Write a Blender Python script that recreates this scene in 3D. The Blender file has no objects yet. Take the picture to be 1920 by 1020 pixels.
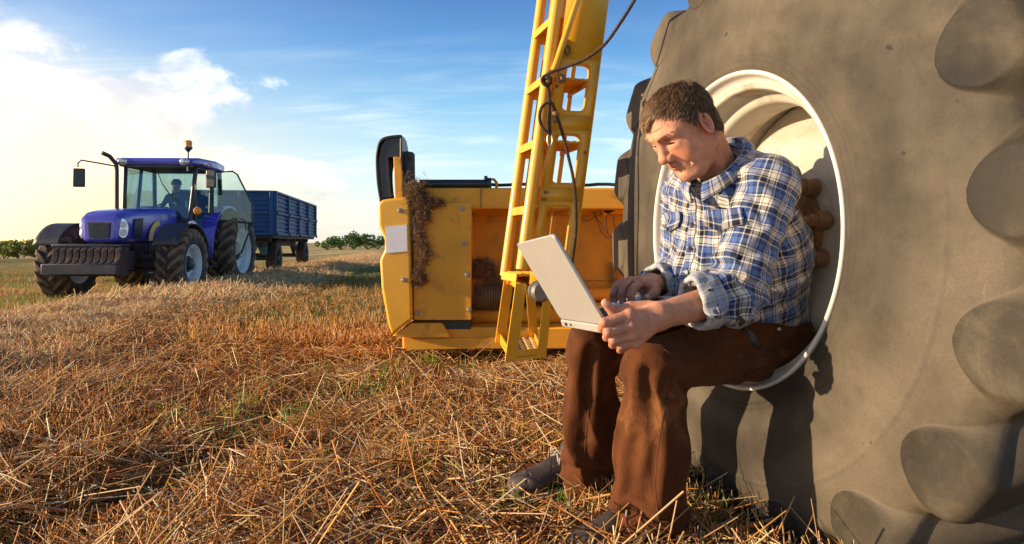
import bpy, math, random
import numpy as np
from mathutils import Vector, Matrix, noise as mnoise
random.seed(7); RNG = np.random.default_rng(11)
SC = bpy.context.scene
COL = SC.collection

# ------------------------------------------------------------------ camera
CAMH = 0.80
cam_d = bpy.data.cameras.new('camera'); cam = bpy.data.objects.new('camera', cam_d); COL.objects.link(cam)
cam.location = (0, 0, CAMH); cam.rotation_euler = (math.radians(90), 0, 0)
cam_d.sensor_width = 36; cam_d.lens = 24; cam_d.shift_y = -55/1920
cam_d.clip_start = 0.05; cam_d.clip_end = 4000
cam_d.dof.use_dof = False
SC.camera = cam

# ------------------------------------------------------------------ sun and sky
SUN_TO = Vector((-0.955, -0.12, 0.215)).normalized()      # towards the low sun, left of the picture
sun_d = bpy.data.lights.new('sun', 'SUN'); sun_d.energy = 5.0; sun_d.angle = math.radians(0.6); sun_d.color = (1.0, 0.77, 0.51)
sun = bpy.data.objects.new('sun', sun_d); COL.objects.link(sun)
sun.rotation_euler = SUN_TO.to_track_quat('Z', 'Y').to_euler()
SC.view_settings.view_transform = 'Standard'; SC.view_settings.look = 'None'
SC.view_settings.exposure = 0.78; SC.view_settings.gamma = 1.0

class NT:
    """tiny node-tree writer"""
    def __init__(s, tree): s.t = tree; s.n = tree.nodes; s.l = tree.links
    def new(s, typ, **kw):
        nd = s.n.new(typ)
        for k, v in kw.items(): setattr(nd, k, v)
        return nd
    def put(s, sock, v):
        if isinstance(v, bpy.types.NodeSocket): s.l.new(v, sock)
        elif v is not None:
            if hasattr(sock.default_value, '__len__') and not hasattr(v, '__len__'): v = (v,)*len(sock.default_value)
            if hasattr(sock.default_value, '__len__') and len(sock.default_value) == 4 and len(v) == 3: v = (*v, 1)
            sock.default_value = v
    def math(s, op, a, b=None, c=None, clamp=False):
        nd = s.new('ShaderNodeMath', operation=op, use_clamp=clamp)
        for i, v in enumerate((a, b, c)):
            if v is not None: s.put(nd.inputs[i], v)
        return nd.outputs[0]
    def vmath(s, op, a, b=None, out=0):
        nd = s.new('ShaderNodeVectorMath', operation=op)
        s.put(nd.inputs[0], a)
        if b is not None: s.put(nd.inputs[1 if op != 'SCALE' else 3], b)
        return nd.outputs[out]
    def mix(s, f, a, b, bt='MIX'):
        nd = s.new('ShaderNodeMix', data_type='RGBA', blend_type=bt)
        s.put(nd.inputs[0], f); s.put(nd.inputs[6], a); s.put(nd.inputs[7], b)
        return nd.outputs[2]
    def ramp(s, f, stops, interp='LINEAR'):
        nd = s.new('ShaderNodeValToRGB'); cr = nd.color_ramp; cr.interpolation = interp
        while len(cr.elements) < len(stops): cr.elements.new(0.5)
        for e, (p, c) in zip(cr.elements, stops):
            e.position = p; e.color = (c, c, c, 1) if not hasattr(c, '__len__') else (*c, 1)
        s.put(nd.inputs[0], f)
        return nd.outputs[0]
    def noise(s, vec, scale, detail=4, rough=.55, dist=0):
        nd = s.new('ShaderNodeTexNoise'); s.put(nd.inputs['Vector'], vec)
        nd.inputs['Scale'].default_value = scale; nd.inputs['Detail'].default_value = detail
        nd.inputs['Roughness'].default_value = rough; nd.inputs['Distortion'].default_value = dist
        return nd.outputs['Fac']
    def smooth(s, v, a, b, lo=0., hi=1.):
        nd = s.new('ShaderNodeMapRange', interpolation_type='SMOOTHSTEP'); s.put(nd.inputs[0], v)
        nd.inputs[1].default_value = a; nd.inputs[2].default_value = b
        nd.inputs[3].default_value = lo; nd.inputs[4].default_value = hi
        return nd.outputs[0]
    def scaled(s, v, sc, loc=(0, 0, 0)):
        nd = s.new('ShaderNodeMapping'); s.put(nd.inputs[0], v); nd.inputs[3].default_value = sc; nd.inputs[1].default_value = loc
        return nd.outputs[0]

world = bpy.data.worlds.new('World'); SC.world = world; world.use_nodes = True
w = NT(world.node_tree); w.n.clear()
wo = w.new('ShaderNodeOutputWorld'); bg = w.new('ShaderNodeBackground'); bg.inputs[1].default_value = 1.0
w.l.new(bg.outputs[0], wo.inputs[0])
sky = w.new('ShaderNodeTexSky', sky_type='NISHITA'); sky.sun_disc = False
sky.sun_elevation = math.asin(SUN_TO.z); sky.sun_rotation = math.atan2(SUN_TO.x, SUN_TO.y)
sky.air_density = 1.2; sky.dust_density = 1.5; sky.ozone_density = 2.0
nish = w.vmath('SCALE', sky.outputs[0], 0.05)
tc = w.new('ShaderNodeTexCoord').outputs['Generated']
D = w.vmath('NORMALIZE', tc)
sep = w.new('ShaderNodeSeparateXYZ'); w.l.new(D, sep.inputs[0])
el = w.math('MAXIMUM', sep.outputs[2], 0.0)
deep = w.ramp(el, [(0.0, (.70, .80, .76)), (.05, (.62, .79, .82)), (.12, (.40, .64, .78)), (.20, (.15, .40, .66)), (.27, (.038, .21, .52)), (.34, (.007, .105, .38)), (.42, (.01, .09, .32)), (.62, (.006, .05, .18)), (1.0, (.004, .03, .12))])
# the side of the low sun is milkier and warmer
glow_dir = Vector((-.63, .775, .045)).normalized()
dotg = w.vmath('DOT_PRODUCT', D, tuple(glow_dir), out=1)
side = w.smooth(dotg, .80, 1.0)
deep = w.mix(w.math('MULTIPLY', side, .12), deep, (.55, .62, .80))
# clouds: direction projected on a plane overhead, so they flatten towards the horizon
inv = w.math('DIVIDE', 1.0, w.math('ADD', el, 0.16))
flat = w.vmath('MULTIPLY', w.vmath('SCALE', D, inv), (1, 1, 0))
streak = w.noise(w.scaled(flat, (0.55, 2.1, 1), (2.3, .4, 0)), 1.1, 6, .60, .7)
streak2 = w.noise(w.scaled(flat, (1.2, 3.2, 1), (.3, 7.4, 0)), 1.7, 5, .55, .5)
st = w.math('MULTIPLY', w.smooth(streak, .42, .72), w.smooth(streak2, .34, .64))
st = w.math('MULTIPLY', st, w.smooth(el, .33, .12))
sk = w.mix(w.math('MULTIPLY', st, .80), deep, (.84, .90, .92))
# piled clouds low at the left, thinning to the right
az = w.math('ARCTAN2', sep.outputs[0], sep.outputs[1])
cu_v = w.new('ShaderNodeCombineXYZ'); w.put(cu_v.inputs[0], az); w.put(cu_v.inputs[1], w.math('MULTIPLY', el, 1.7)); cu_v.inputs[2].default_value = 3.1
cun = w.noise(cu_v.outputs[0], 6.3, 8, .56, .12)
cub = w.noise(cu_v.outputs[0], 2.2, 3, .5, 0)
band = w.math('MULTIPLY', w.smooth(el, .36, .12), w.smooth(az, -.10, -.60))
thr = w.math('SUBTRACT', w.math('ADD', cun, w.math('MULTIPLY', cub, .35)), w.math('MULTIPLY_ADD', band, -.38, .88))
cum = w.smooth(thr, 0.0, .10)
band2 = w.math('MULTIPLY', w.math('MULTIPLY', w.smooth(el, .15, .11), w.smooth(el, .055, .085)), w.math('MULTIPLY', w.smooth(az, -.17, -.25), w.smooth(az, -.50, -.38)))
thr2 = w.math('SUBTRACT', cun, w.math('MULTIPLY_ADD', band2, -.20, .74))
cum2 = w.math('MULTIPLY', w.smooth(thr2, 0.0, .10), .85)
shade = w.smooth(w.noise(cu_v.outputs[0], 9., 5, .6, .2), .35, .65)
ccol = w.mix(shade, (.40, .47, .66), (1.10, 1.06, .98))
sk = w.mix(w.math('MULTIPLY', cum, .92), sk, ccol)
sk = w.mix(cum2, sk, (.93, .94, .93))
# bright haze round the place where the light comes from
g1 = w.math('POWER', w.math('MAXIMUM', dotg, 0.0), 16.0)
g2 = w.math('POWER', w.math('MAXIMUM', dotg, 0.0), 110.0)
low = w.smooth(el, .30, 0.0)
sk = w.mix(w.math('MULTIPLY', w.math('MULTIPLY', g1, low), 1.0), sk, (1.15, .72, .34))
sk = w.mix(w.math('MULTIPLY', g2, .9), sk, (2.2, 1.45, .70))
final = w.vmath('ADD', w.vmath('SCALE', sk, 0.615), nish)
w.l.new(final, bg.inputs[0])

# ------------------------------------------------------------------ materials
def mat(name, base, rough=.5, metal=0., var=.12, scale=6., bump=.0, bscale=80., dirt=None, dthr=(.5, .7), dscale=4., spec=.5,
        coat=0., sss=0., attr=None, trans=0., alpha=None, stretch=None, aniso_bump=None, emis=None, hue=None):
    m = bpy.data.materials.new(name); m.use_nodes = True
    t = NT(m.node_tree); t.n.clear()
    out = t.new('ShaderNodeOutputMaterial'); b = t.new('ShaderNodeBsdfPrincipled'); t.l.new(b.outputs[0], out.inputs[0])
    co = t.new('ShaderNodeTexCoord').outputs['Object']
    c = None
    if attr:
        a = t.new('ShaderNodeAttribute', attribute_name=attr); c = a.outputs['Color']
        if base is not None: c = t.mix(1.0, c, base, 'MULTIPLY')
    else: c = base
    if var:
        n1 = t.noise(t.scaled(co, stretch) if stretch else co, scale, 5, .6)
        dark = t.ramp(n1, [(.30, 1-var), (.70, 1+var)])
        c = t.mix(1.0, c, dark, 'MULTIPLY')
    if dirt is not None:
        n2 = t.noise(co, dscale, 8, .68, .3)
        f = t.smooth(n2, dthr[0], dthr[1])
        if 'rubber' in name and attr: f = t.math('MULTIPLY', f, .45)
        c = t.mix(f, c, dirt)
        t.put(b.inputs['Roughness'], t.math('MULTIPLY_ADD', f, .35*(1-rough), rough))
    else:
        n3 = t.noise(co, scale*2.3, 4, .6)
        t.put(b.inputs['Roughness'], t.math('MULTIPLY_ADD', n3, .22, rough-.11, clamp=True))
    t.put(b.inputs['Base Color'], c)
    b.inputs['Metallic'].default_value = metal
    b.inputs['Specular IOR Level'].default_value = spec
    b.inputs['Coat Weight'].default_value = coat; b.inputs['Coat Roughness'].default_value = .12
    if sss:
        b.inputs['Subsurface Weight'].default_value = sss; b.inputs['Subsurface Radius'].default_value = (1., .35, .18); b.inputs['Subsurface Scale'].default_value = .006
    if trans: b.inputs['Transmission Weight'].default_value = trans
    if alpha is not None: b.inputs['Alpha'].default_value = alpha
    if emis: b.inputs['Emission Color'].default_value = (*emis[0], 1); b.inputs['Emission Strength'].default_value = emis[1]
    if bump:
        nb = t.noise(t.scaled(co, aniso_bump) if aniso_bump else co, bscale, 6, .62)
        bp = t.new('ShaderNodeBump'); bp.inputs['Strength'].default_value = bump; bp.inputs['Distance'].default_value = .01
        t.l.new(nb, bp.inputs['Height']); t.l.new(bp.outputs[0], b.inputs['Normal'])
    m['nt'] = 1
    return m

# ------------------------------------------------------------------ mesh helpers
class MB:
    def __init__(s): s.v = []; s.f = []; s.n = 0
    def add(s, V, F):
        V = np.asarray(V, float).reshape(-1, 3); s.v.append(V)
        s.f.extend([tuple(int(i)+s.n for i in f) for f in F]); s.n += len(V)
        return s
    def box(s, c, size, R=None, taper=None):
        x, y, z = [q/2 for q in size]
        V = np.array([(i*x, j*y, k*z) for k in (-1, 1) for j in (-1, 1) for i in (-1, 1)])
        if taper: V[4:, 0] *= taper[0]; V[4:, 1] *= taper[1]
        if R is not None: V = V @ np.asarray(R).T
        return s.add(V+np.asarray(c), [(0, 2, 3, 1), (4, 5, 7, 6), (0, 1, 5, 4), (2, 6, 7, 3), (0, 4, 6, 2), (1, 3, 7, 5)])
    def hexa(s, P):   # 8 corners, same order as box
        return s.add(P, [(0, 2, 3, 1), (4, 5, 7, 6), (0, 1, 5, 4), (2, 6, 7, 3), (0, 4, 6, 2), (1, 3, 7, 5)])
    def bar(s, a, b, w, h, up=(0, 0, 1)):
        a = np.asarray(a, float); b = np.asarray(b, float); d = b-a; L = np.linalg.norm(d); d = d/L
        u = np.asarray(up, float); x = np.cross(u, d)
        if np.linalg.norm(x) < 1e-6: x = np.cross((1, 0, 0), d)
        x /= np.linalg.norm(x); y = np.cross(d, x)
        return s.box((a+b)/2, (w, h, L), np.array([x, y, d]).T)
    def tube(s, pts, r, n=10, cap=True):
        P = np.asarray(pts, float); m = len(P)
        r = np.broadcast_to(np.asarray(r, float), (m,))
        T = np.gradient(P, axis=0); T /= np.linalg.norm(T, axis=1)[:, None]+1e-12
        u = np.cross(T[0], (0, 0, 1.)); 
        if np.linalg.norm(u) < .05: u = np.cross(T[0], (1., 0, 0))
        u /= np.linalg.norm(u); V = []
        a = np.arange(n)*2*math.pi/n
        for i in range(m):
            u = u - T[i]*np.dot(u, T[i]); u /= np.linalg.norm(u); v = np.cross(T[i], u)
            V.append(P[i]+r[i]*(np.outer(np.cos(a), u)+np.outer(np.sin(a), v)))
        F = []
        for i in range(m-1):
            for j in range(n):
                k = (j+1) % n; F.append((i*n+j, i*n+k, (i+1)*n+k, (i+1)*n+j))
        if cap: F.append(tuple(range(n))[::-1]); F.append(tuple((m-1)*n+j for j in range(n)))
        return s.add(np.concatenate(V), F)
    def cyl(s, c, axis, r, h, n=20, r2=None):
        c = np.asarray(c, float); a = np.asarray(axis, float); a /= np.linalg.norm(a)
        return s.tube([c-a*h/2, c+a*h/2], [r, r if r2 is None else r2], n)
    def lathe(s, prof, c, axis, n=32, a0=0., a1=2*math.pi, closed=False):
        """prof: list of (r, x along the axis)"""
        c = np.asarray(c, float); ax = np.asarray(axis, float); ax /= np.linalg.norm(ax)
        u = np.cross(ax, (0, 0, 1.)); 
        if np.linalg.norm(u) < .05: u = np.cross(ax, (1., 0, 0))
        u /= np.linalg.norm(u); v = np.cross(ax, u)
        full = abs(a1-a0-2*math.pi) < 1e-6; na = n if full else n+1
        an = a0+np.arange(na)*(a1-a0)/n
        V = [c+x*ax+r*(np.outer(np.cos(an), u)+np.outer(np.sin(an), v)) for r, x in prof]
        F = []; m = len(prof)
        for i in range(m if closed else m-1):
            i2 = (i+1) % m
            for j in range(n):
                k = (j+1) % na; F.append((i*na+j, i*na+k, i2*na+k, i2*na+j))
        return s.add(np.concatenate(V), F)
    def prism(s, poly, a, b):
        """poly: list of 3-D points (planar); extruded by the vector b (a unused offset)"""
        P = np.asarray(poly, float)+np.asarray(a, float); b = np.asarray(b, float); n = len(P)
        F = [tuple(range(n))[::-1], tuple(range(n, 2*n))]+[(i, (i+1) % n, (i+1) % n+n, i+n) for i in range(n)]
        return s.add(np.concatenate([P, P+b]), F)
    def grid(s, G, wrap=False):
        G = np.asarray(G, float); m, n = G.shape[:2]; F = []
        for i in range(m-1):
            for j in range(n if wrap else n-1):
                k = (j+1) % n; F.append((i*n+j, i*n+k, (i+1)*n+k, (i+1)*n+j))
        return s.add(G.reshape(-1, 3), F)
    def V(s): return np.concatenate(s.v)

def mesh_np(name, V, F, cols=None, attrs=None):
    me = bpy.data.meshes.new(name)
    V = np.asarray(V, np.float32)
    if isinstance(F, np.ndarray):
        k = F.shape[1]; me.vertices.add(len(V)); me.vertices.foreach_set('co', V.ravel())
        me.loops.add(F.size); me.loops.foreach_set('vertex_index', F.astype(np.int32).ravel())
        me.polygons.add(len(F)); me.polygons.foreach_set('loop_start', np.arange(0, F.size, k, dtype=np.int32))
        me.polygons.foreach_set('loop_total', np.full(len(F), k, np.int32)); me.update(calc_edges=True)
    else: me.from_pydata(V.tolist(), [], F); me.update()
    if cols is not None:
        a = me.color_attributes.new('col', 'FLOAT_COLOR', 'POINT')
        c = np.ones((len(V), 4), np.float32); c[:, :3] = cols; a.data.foreach_set('color', c.ravel())
    for k, arr in (attrs or {}).items():
        a = me.attributes.new(k, 'FLOAT_VECTOR', 'POINT'); a.data.foreach_set('vector', np.asarray(arr, np.float32).ravel())
    return me

def obj(name, mb, m, parent=None, smooth=None, bevel=0., world_xyz=False, cols=None, attrs=None, seg=2, solid=0., subsurf=0):
    if isinstance(mb, MB): V, F = mb.V(), mb.f
    else: V, F = mb
    V = np.asarray(V, float)
    if parent is not None and world_xyz: V = V-np.array(parent_base(parent))
    me = mesh_np(name, V, F, cols, attrs)
    o = bpy.data.objects.new(name, me); COL.objects.link(o); me.materials.append(m)
    if parent is not None: o.parent = parent
    if smooth is not None:
        me.shade_smooth()
        if smooth < 179: me.set_sharp_from_angle(angle=math.radians(smooth))
    if solid:
        md = o.modifiers.new('solid', 'SOLIDIFY'); md.thickness = solid; md.offset = 0
    if subsurf:
        md = o.modifiers.new('sub', 'SUBSURF'); md.levels = subsurf; md.render_levels = subsurf
    if bevel:
        md = o.modifiers.new('bevel', 'BEVEL'); md.width = bevel; md.segments = seg; md.limit_method = 'ANGLE'; md.angle_limit = math.radians(35)
        if smooth is None: me.shade_smooth(); me.set_sharp_from_angle(angle=math.radians(45))
    return o

def parent_base(p):
    b = Vector((0, 0, 0))
    while p is not None: b += p.location; p = p.parent
    return b

def tag(o, label=None, cat=None, group=None, kind=None):
    if label: o['label'] = label
    if cat: o['category'] = cat
    if group: o['group'] = group
    if kind: o['kind'] = kind
    return o

def thing(name, label, cat, loc=(0, 0, 0), rz=0., group=None):
    o = bpy.data.objects.new(name, None); COL.objects.link(o); o.location = loc; o.rotation_euler = (0, 0, rz)
    o.empty_display_size = .1
    return tag(o, label, cat, group)

def PX(px, py, Y): return np.array([(px-960)/1280*Y, Y, CAMH-(py-455)/1280*Y])
def unit(v): v = np.asarray(v, float); return v/np.linalg.norm(v)
def smooth01(x): x = np.clip(x, 0, 1); return x*x*(3-2*x)
def spline(pts, n):
    """Catmull-Rom through pts, n samples per span"""
    P = np.asarray(pts, float); P = np.vstack([2*P[0]-P[1], P, 2*P[-1]-P[-2]]); out = []
    for i in range(1, len(P)-2):
        t = np.linspace(0, 1, n, endpoint=False)[:, None]
        p0, p1, p2, p3 = P[i-1], P[i], P[i+1], P[i+2]
        out.append(.5*((2*p1)+(-p0+p2)*t+(2*p0-5*p1+4*p2-p3)*t**2+(-p0+3*p1-3*p2+p3)*t**3))
    out.append(P[-2][None]); return np.concatenate(out)

_W = RNG.normal(size=(24, 3)); _W /= np.linalg.norm(_W, axis=1)[:, None]; _PH = RNG.uniform(0, 6.28, 24)
def snoise(P, scale, seed=0, oct=3):
    """smooth numpy noise in about -1..1"""
    P = np.asarray(P, float); r = np.zeros(len(P)); amp = 1.; tot = 0.
    for o in range(oct):
        k = 2*math.pi*scale*(2**o)*.5; s = np.zeros(len(P))
        for j in range(5):
            i = (seed*7+o*5+j*3) % 24
            s += np.sin(P @ (_W[i]*k*(.7+.13*j))+_PH[i]+seed*1.7+1.3*np.sin(P @ (_W[(i+11) % 24]*k*.45)+_PH[(i+5) % 24]))
        r += amp*s/2.6; tot += amp; amp *= .5
    return r/tot
# ------------------------------------------------------------------ ground
ROW = .125
def ground_h(x, y):
    x = np.asarray(x, float); y = np.asarray(y, float)
    u = x+ROW*y; P = np.stack([x, y, 0*x], -1).reshape(-1, 3)
    n1 = snoise(P, .55, 1, 3).reshape(x.shape); n2 = snoise(P, 2.4, 2, 2).reshape(x.shape)
    h = .018*n1+.010*n2
    edge = .20*snoise(P, .8, 4, 2).reshape(x.shape)
    sw = np.exp(-(np.abs(u+3.30+edge)/1.18)**3.2)
    h = h+sw*(.075+.03*n2)
    for uc in (-17., -24., 8.5):
        h = h+.16*np.exp(-(np.abs(u-uc)/.9)**3)
    dip = smooth01((-(u)-4.3)/.8)*smooth01((11.5+u)/1.5)*smooth01((y-5)/3)*smooth01((17.5-y)/3)
    h = h-.15*dip
    # wheel tracks of bare soil in the lower left
    tr = np.exp(-((x+1.15-.18*(y-2)+.10*n1)/.22)**2)*smooth01((4.2-y)/1.2)
    h = h-.035*tr*(1+.6*n2)
    far = smooth01((y-40)/60); h = h*(1-far)
    # gentle hump where the straw lies deeper beside the header
    h = h+.03*np.exp(-((x+.2)**2/1.6+(y-2.9)**2/1.1))
    return h
def gh(x, y): return float(ground_h(np.array([float(x)]), np.array([float(y)]))[0])
def cover(x, y):
    """how much loose straw covers the soil, 0..1"""
    u = x+ROW*y; P = np.stack([x, y, 0*x], -1)
    n = snoise(P, .7, 5, 3)
    c = .82+.35*n
    tr = np.exp(-((x+1.15-.18*(y-2))/.30)**2)*smooth01((4.2-y)/1.2)
    c = c-.62*tr-.45*smooth01((snoise(P, 1.1, 10, 2)-.15)/.4)*smooth01((-.2-x)/.5)*smooth01((4.5-y)/1.5)
    sw = np.exp(-(np.abs(u+3.30)/1.3)**3.2); c = np.maximum(c, sw*1.2)
    st = smooth01((-(u)-4.5)/.5)
    c = np.where(st > 0, c*(1-st)+st*(.30+.25*n), c)
    st2 = smooth01((y-8)/3)*smooth01((u+1.8)/1.2)
    c = c*(1-.35*st2)
    return np.clip(c, .05, 1.)

ys = np.concatenate([np.linspace(-3, .8, 16), np.linspace(.9, 8, 210), np.geomspace(8.1, 60, 110), np.geomspace(62, 3000, 40)])
xs1 = np.concatenate([-np.geomspace(3000, 26, 26), -np.geomspace(25, 8, 46), np.linspace(-7.9, 4.5, 330), np.geomspace(4.6, 26, 50), np.geomspace(27, 3000, 26)])
GX, GY = np.meshgrid(xs1, ys)
GZ = ground_h(GX.ravel(), GY.ravel()).reshape(GX.shape)
gm = bpy.data.materials.new('field soil and stubble'); gm.use_nodes = True
t = NT(gm.node_tree); t.n.clear(); out = t.new('ShaderNodeOutputMaterial'); b = t.new('ShaderNodeBsdfPrincipled'); t.l.new(b.outputs[0], out.inputs[0])
co = t.new('ShaderNodeTexCoord').outputs['Object']
sp = t.new('ShaderNodeSeparateXYZ'); t.l.new(co, sp.inputs[0])
u = t.math('MULTIPLY_ADD', sp.outputs[1], ROW, sp.outputs[0])
soil = t.mix(t.smooth(t.noise(co, 3.5, 8, .65), .35, .7), (.11, .042, .016), (.25, .105, .040))
mat_ = t.mix(t.smooth(t.noise(t.scaled(co, (1, .6, 1)), 16, 8, .7), .35, .62), (.20, .09, .032), (.50, .29, .11))
cvr = t.smooth(t.noise(co, 1.3, 6, .6), .30, .62)
c = t.mix(t.math('MULTIPLY', cvr, .7), soil, mat_)
dist = t.smooth(sp.outputs[1], 4, 9)
c = t.mix(dist, c, mat_)
grn = t.mix(t.smooth(t.noise(co, 2.1, 6, .65), .35, .7), (.34, .24, .055), (.13, .15, .030))
gmask = t.math('MULTIPLY', t.math('MULTIPLY', t.smooth(u, -4.3, -5.2), t.smooth(sp.outputs[1], 3.2, 6.5)), t.smooth(t.noise(co, .9, 5, .6), .30, .56))
c = t.mix(gmask, c, grn)
g2m = t.math('MULTIPLY', t.math('MULTIPLY', t.smooth(u, -2.2, -1.6), t.smooth(u, .4, -.4)), t.smooth(sp.outputs[1], 6.5, 10))
c = t.mix(t.math('MULTIPLY', g2m, .75), c, (.11, .125, .03))
swm = t.math('MULTIPLY', t.smooth(u, -4.7, -4.2), t.smooth(u, -2.0, -2.4))
c = t.mix(t.math('MULTIPLY', swm, .8), c, t.mix(t.smooth(t.noise(t.scaled(co, (1, .4, 1)), 25, 7, .7), .35, .65), (.56, .38, .21), (.88, .68, .44)))
# far rows of cut straw
rows = t.noise(t.scaled(co, (1, .02, 1)), .35, 3, .5)
far = t.smooth(sp.outputs[1], 18, 40)
c = t.mix(far, c, t.mix(t.smooth(rows, .42, .6), (.30, .25, .08), (.62, .44, .20)))
t.put(b.inputs['Base Color'], c); b.inputs['Roughness'].default_value = .95; b.inputs['Specular IOR Level'].default_value = .15
bp = t.new('ShaderNodeBump'); bp.inputs['Strength'].default_value = .9; bp.inputs['Distance'].default_value = .03
hh = t.math('ADD', t.noise(co, 9, 9, .7), t.math('MULTIPLY', t.noise(co, 70, 5, .7), .5))
t.l.new(hh, bp.inputs['Height']); t.l.new(bp.outputs[0], b.inputs['Normal'])
gmb = MB().grid(np.stack([GX, GY, GZ], -1))
go = obj('ground', gmb, gm, smooth=180); tag(go, 'harvested field of brown soil, stubble and rows of cut straw', kind='structure')

# ------------------------------------------------------------------ straw
def ribbons(P0, D, L, W, bend, cols, seg=2, sides=3, taper=.7):
    """thin bent stalks: P0 (n,3) start, D (n,3) unit direction, L length, W radius, bend (n,3)"""
    n = len(P0); t_ = np.linspace(0, 1, seg+1)
    ref = np.tile([0., 0, 1.], (n, 1)); bad = np.abs(D[:, 2]) > .9; ref[bad] = [1., 0, 0]
    u = np.cross(D, ref); u /= np.linalg.norm(u, axis=1)[:, None]; v = np.cross(D, u)
    rings = []
    for k, tt in enumerate(t_):
        c = P0+D*(L*tt)[:, None]+bend*(tt*tt)
        for s in range(sides):
            a = 2*math.pi*s/sides
            rings.append(c+(u*math.cos(a)+v*math.sin(a))*(W*(1-(1-taper)*tt))[:, None])
    V = np.stack(rings, 1)                            # n, (seg+1)*sides, 3
    F = []
    for k in range(seg):
        for s in range(sides):
            s2 = (s+1) % sides; F.append((k*sides+s, k*sides+s2, (k+1)*sides+s2, (k+1)*sides+s))
    F = np.array(F); per = (seg+1)*sides
    FF = (F[None]+(np.arange(n)*per)[:, None, None]).reshape(-1, 4)
    return V.reshape(-1, 3), FF, np.repeat(cols, per, 0)

def blades(P0, D, L, W, bend, cols, seg=3):
    """flat tapering blades"""
    n = len(P0); t_ = np.linspace(0, 1, seg+1)
    a = RNG.uniform(0, 6.28, n); side = np.stack([np.cos(a), np.sin(a), 0*a], -1)
    side -= D*np.sum(side*D, 1)[:, None]; side /= np.linalg.norm(side, axis=1)[:, None]
    pts = []
    for tt in t_:
        c = P0+D*(L*tt)[:, None]+bend*(tt**2)
        wd = (W*(1-tt**1.7)+.0002)[:, None]
        pts += [c-side*wd, c+side*wd]
    V = np.stack(pts, 1); per = 2*(seg+1)
    F = np.array([(2*k, 2*k+1, 2*k+3, 2*k+2) for k in range(seg)])
    FF = (F[None]+(np.arange(n)*per)[:, None, None]).reshape(-1, 4)
    return V.reshape(-1, 3), FF, np.repeat(cols, per, 0)

def merge(parts):
    V, F, C = [], [], []; n = 0
    for v, f, c in parts: V.append(v); F.append(f+n); C.append(c); n += len(v)
    return np.concatenate(V), np.concatenate(F), np.concatenate(C)

def straw_cols(n, kind='orange'):
    if kind == 'pale': pal = np.array([(.88, .60, .34), (.93, .74, .46), (.74, .47, .23), (.56, .33, .15), (.92, .66, .33)])
    elif kind == 'grey': pal = np.array([(.36, .23, .13), (.26, .15, .08), (.50, .35, .20), (.18, .10, .05), (.42, .28, .15)])
    else: pal = np.array([(.82, .40, .09), (.70, .27, .05), (.88, .55, .19), (.50, .18, .035), (.90, .66, .33), (.36, .13, .03), (.84, .49, .14)])
    c = pal[RNG.integers(0, len(pal), n)]
    return np.clip(c*(.84 if kind == 'orange' else 1.)*RNG.uniform(.72, 1.22, (n, 1))*RNG.uniform(.93, 1.07, (n, 3)), 0, .95)

def shoe_clear(x, y): return (((x-.07)/.22)**2+((y-1.98)/.13)**2 < 1) | (((x-.19)/.19)**2+((y-1.66)/.11)**2 < 1)
def wheel_clear(x, y, z=0):
    """points lying inside the big wheel, to be skipped"""
    d = (x-.62)*(-.9613)+(y-1.976)*(-.2756); tt = (x-.62)*.2756+(y-1.976)*(-.9613)
    return ((d < .07) & (d > -.7) & (np.abs(tt) < .46)) | (shoe_clear(x, y) & (np.sin(x*913.7+y*417.3) > -.75))

smat = mat('dry straw', None, rough=.62, var=0, attr='col', spec=.35)
smat2 = mat('green blade', None, rough=.5, var=0, attr='col', spec=.4)
for m_ in (smat, smat2):
    tt = NT(m_.node_tree); bs = next(n for n in tt.n if n.type == 'BSDF_PRINCIPLED'); o_ = next(n for n in tt.n if n.type == 'OUTPUT_MATERIAL')
    tr = tt.new('ShaderNodeBsdfTranslucent'); at = next(n for n in tt.n if n.type == 'ATTRIBUTE'); tt.l.new(at.outputs['Color'], tr.inputs[0])
    mx = tt.new('ShaderNodeMixShader'); mx.inputs[0].default_value = .28
    tt.l.new(bs.outputs[0], mx.inputs[1]); tt.l.new(tr.outputs[0], mx.inputs[2]); tt.l.new(mx.outputs[0], o_.inputs[0])

def scatter(n, y0, y1, xl=-.80, xr=.52, pw=1.0):
    """positions inside the view wedge, denser near"""
    r = RNG.uniform(0, 1, n)
    a = y0**(-pw); b_ = y1**(-pw); y = (a+(b_-a)*r)**(-1/pw)
    x = RNG.uniform(xl, xr, n)*(y+.35)
    return x, y

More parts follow.
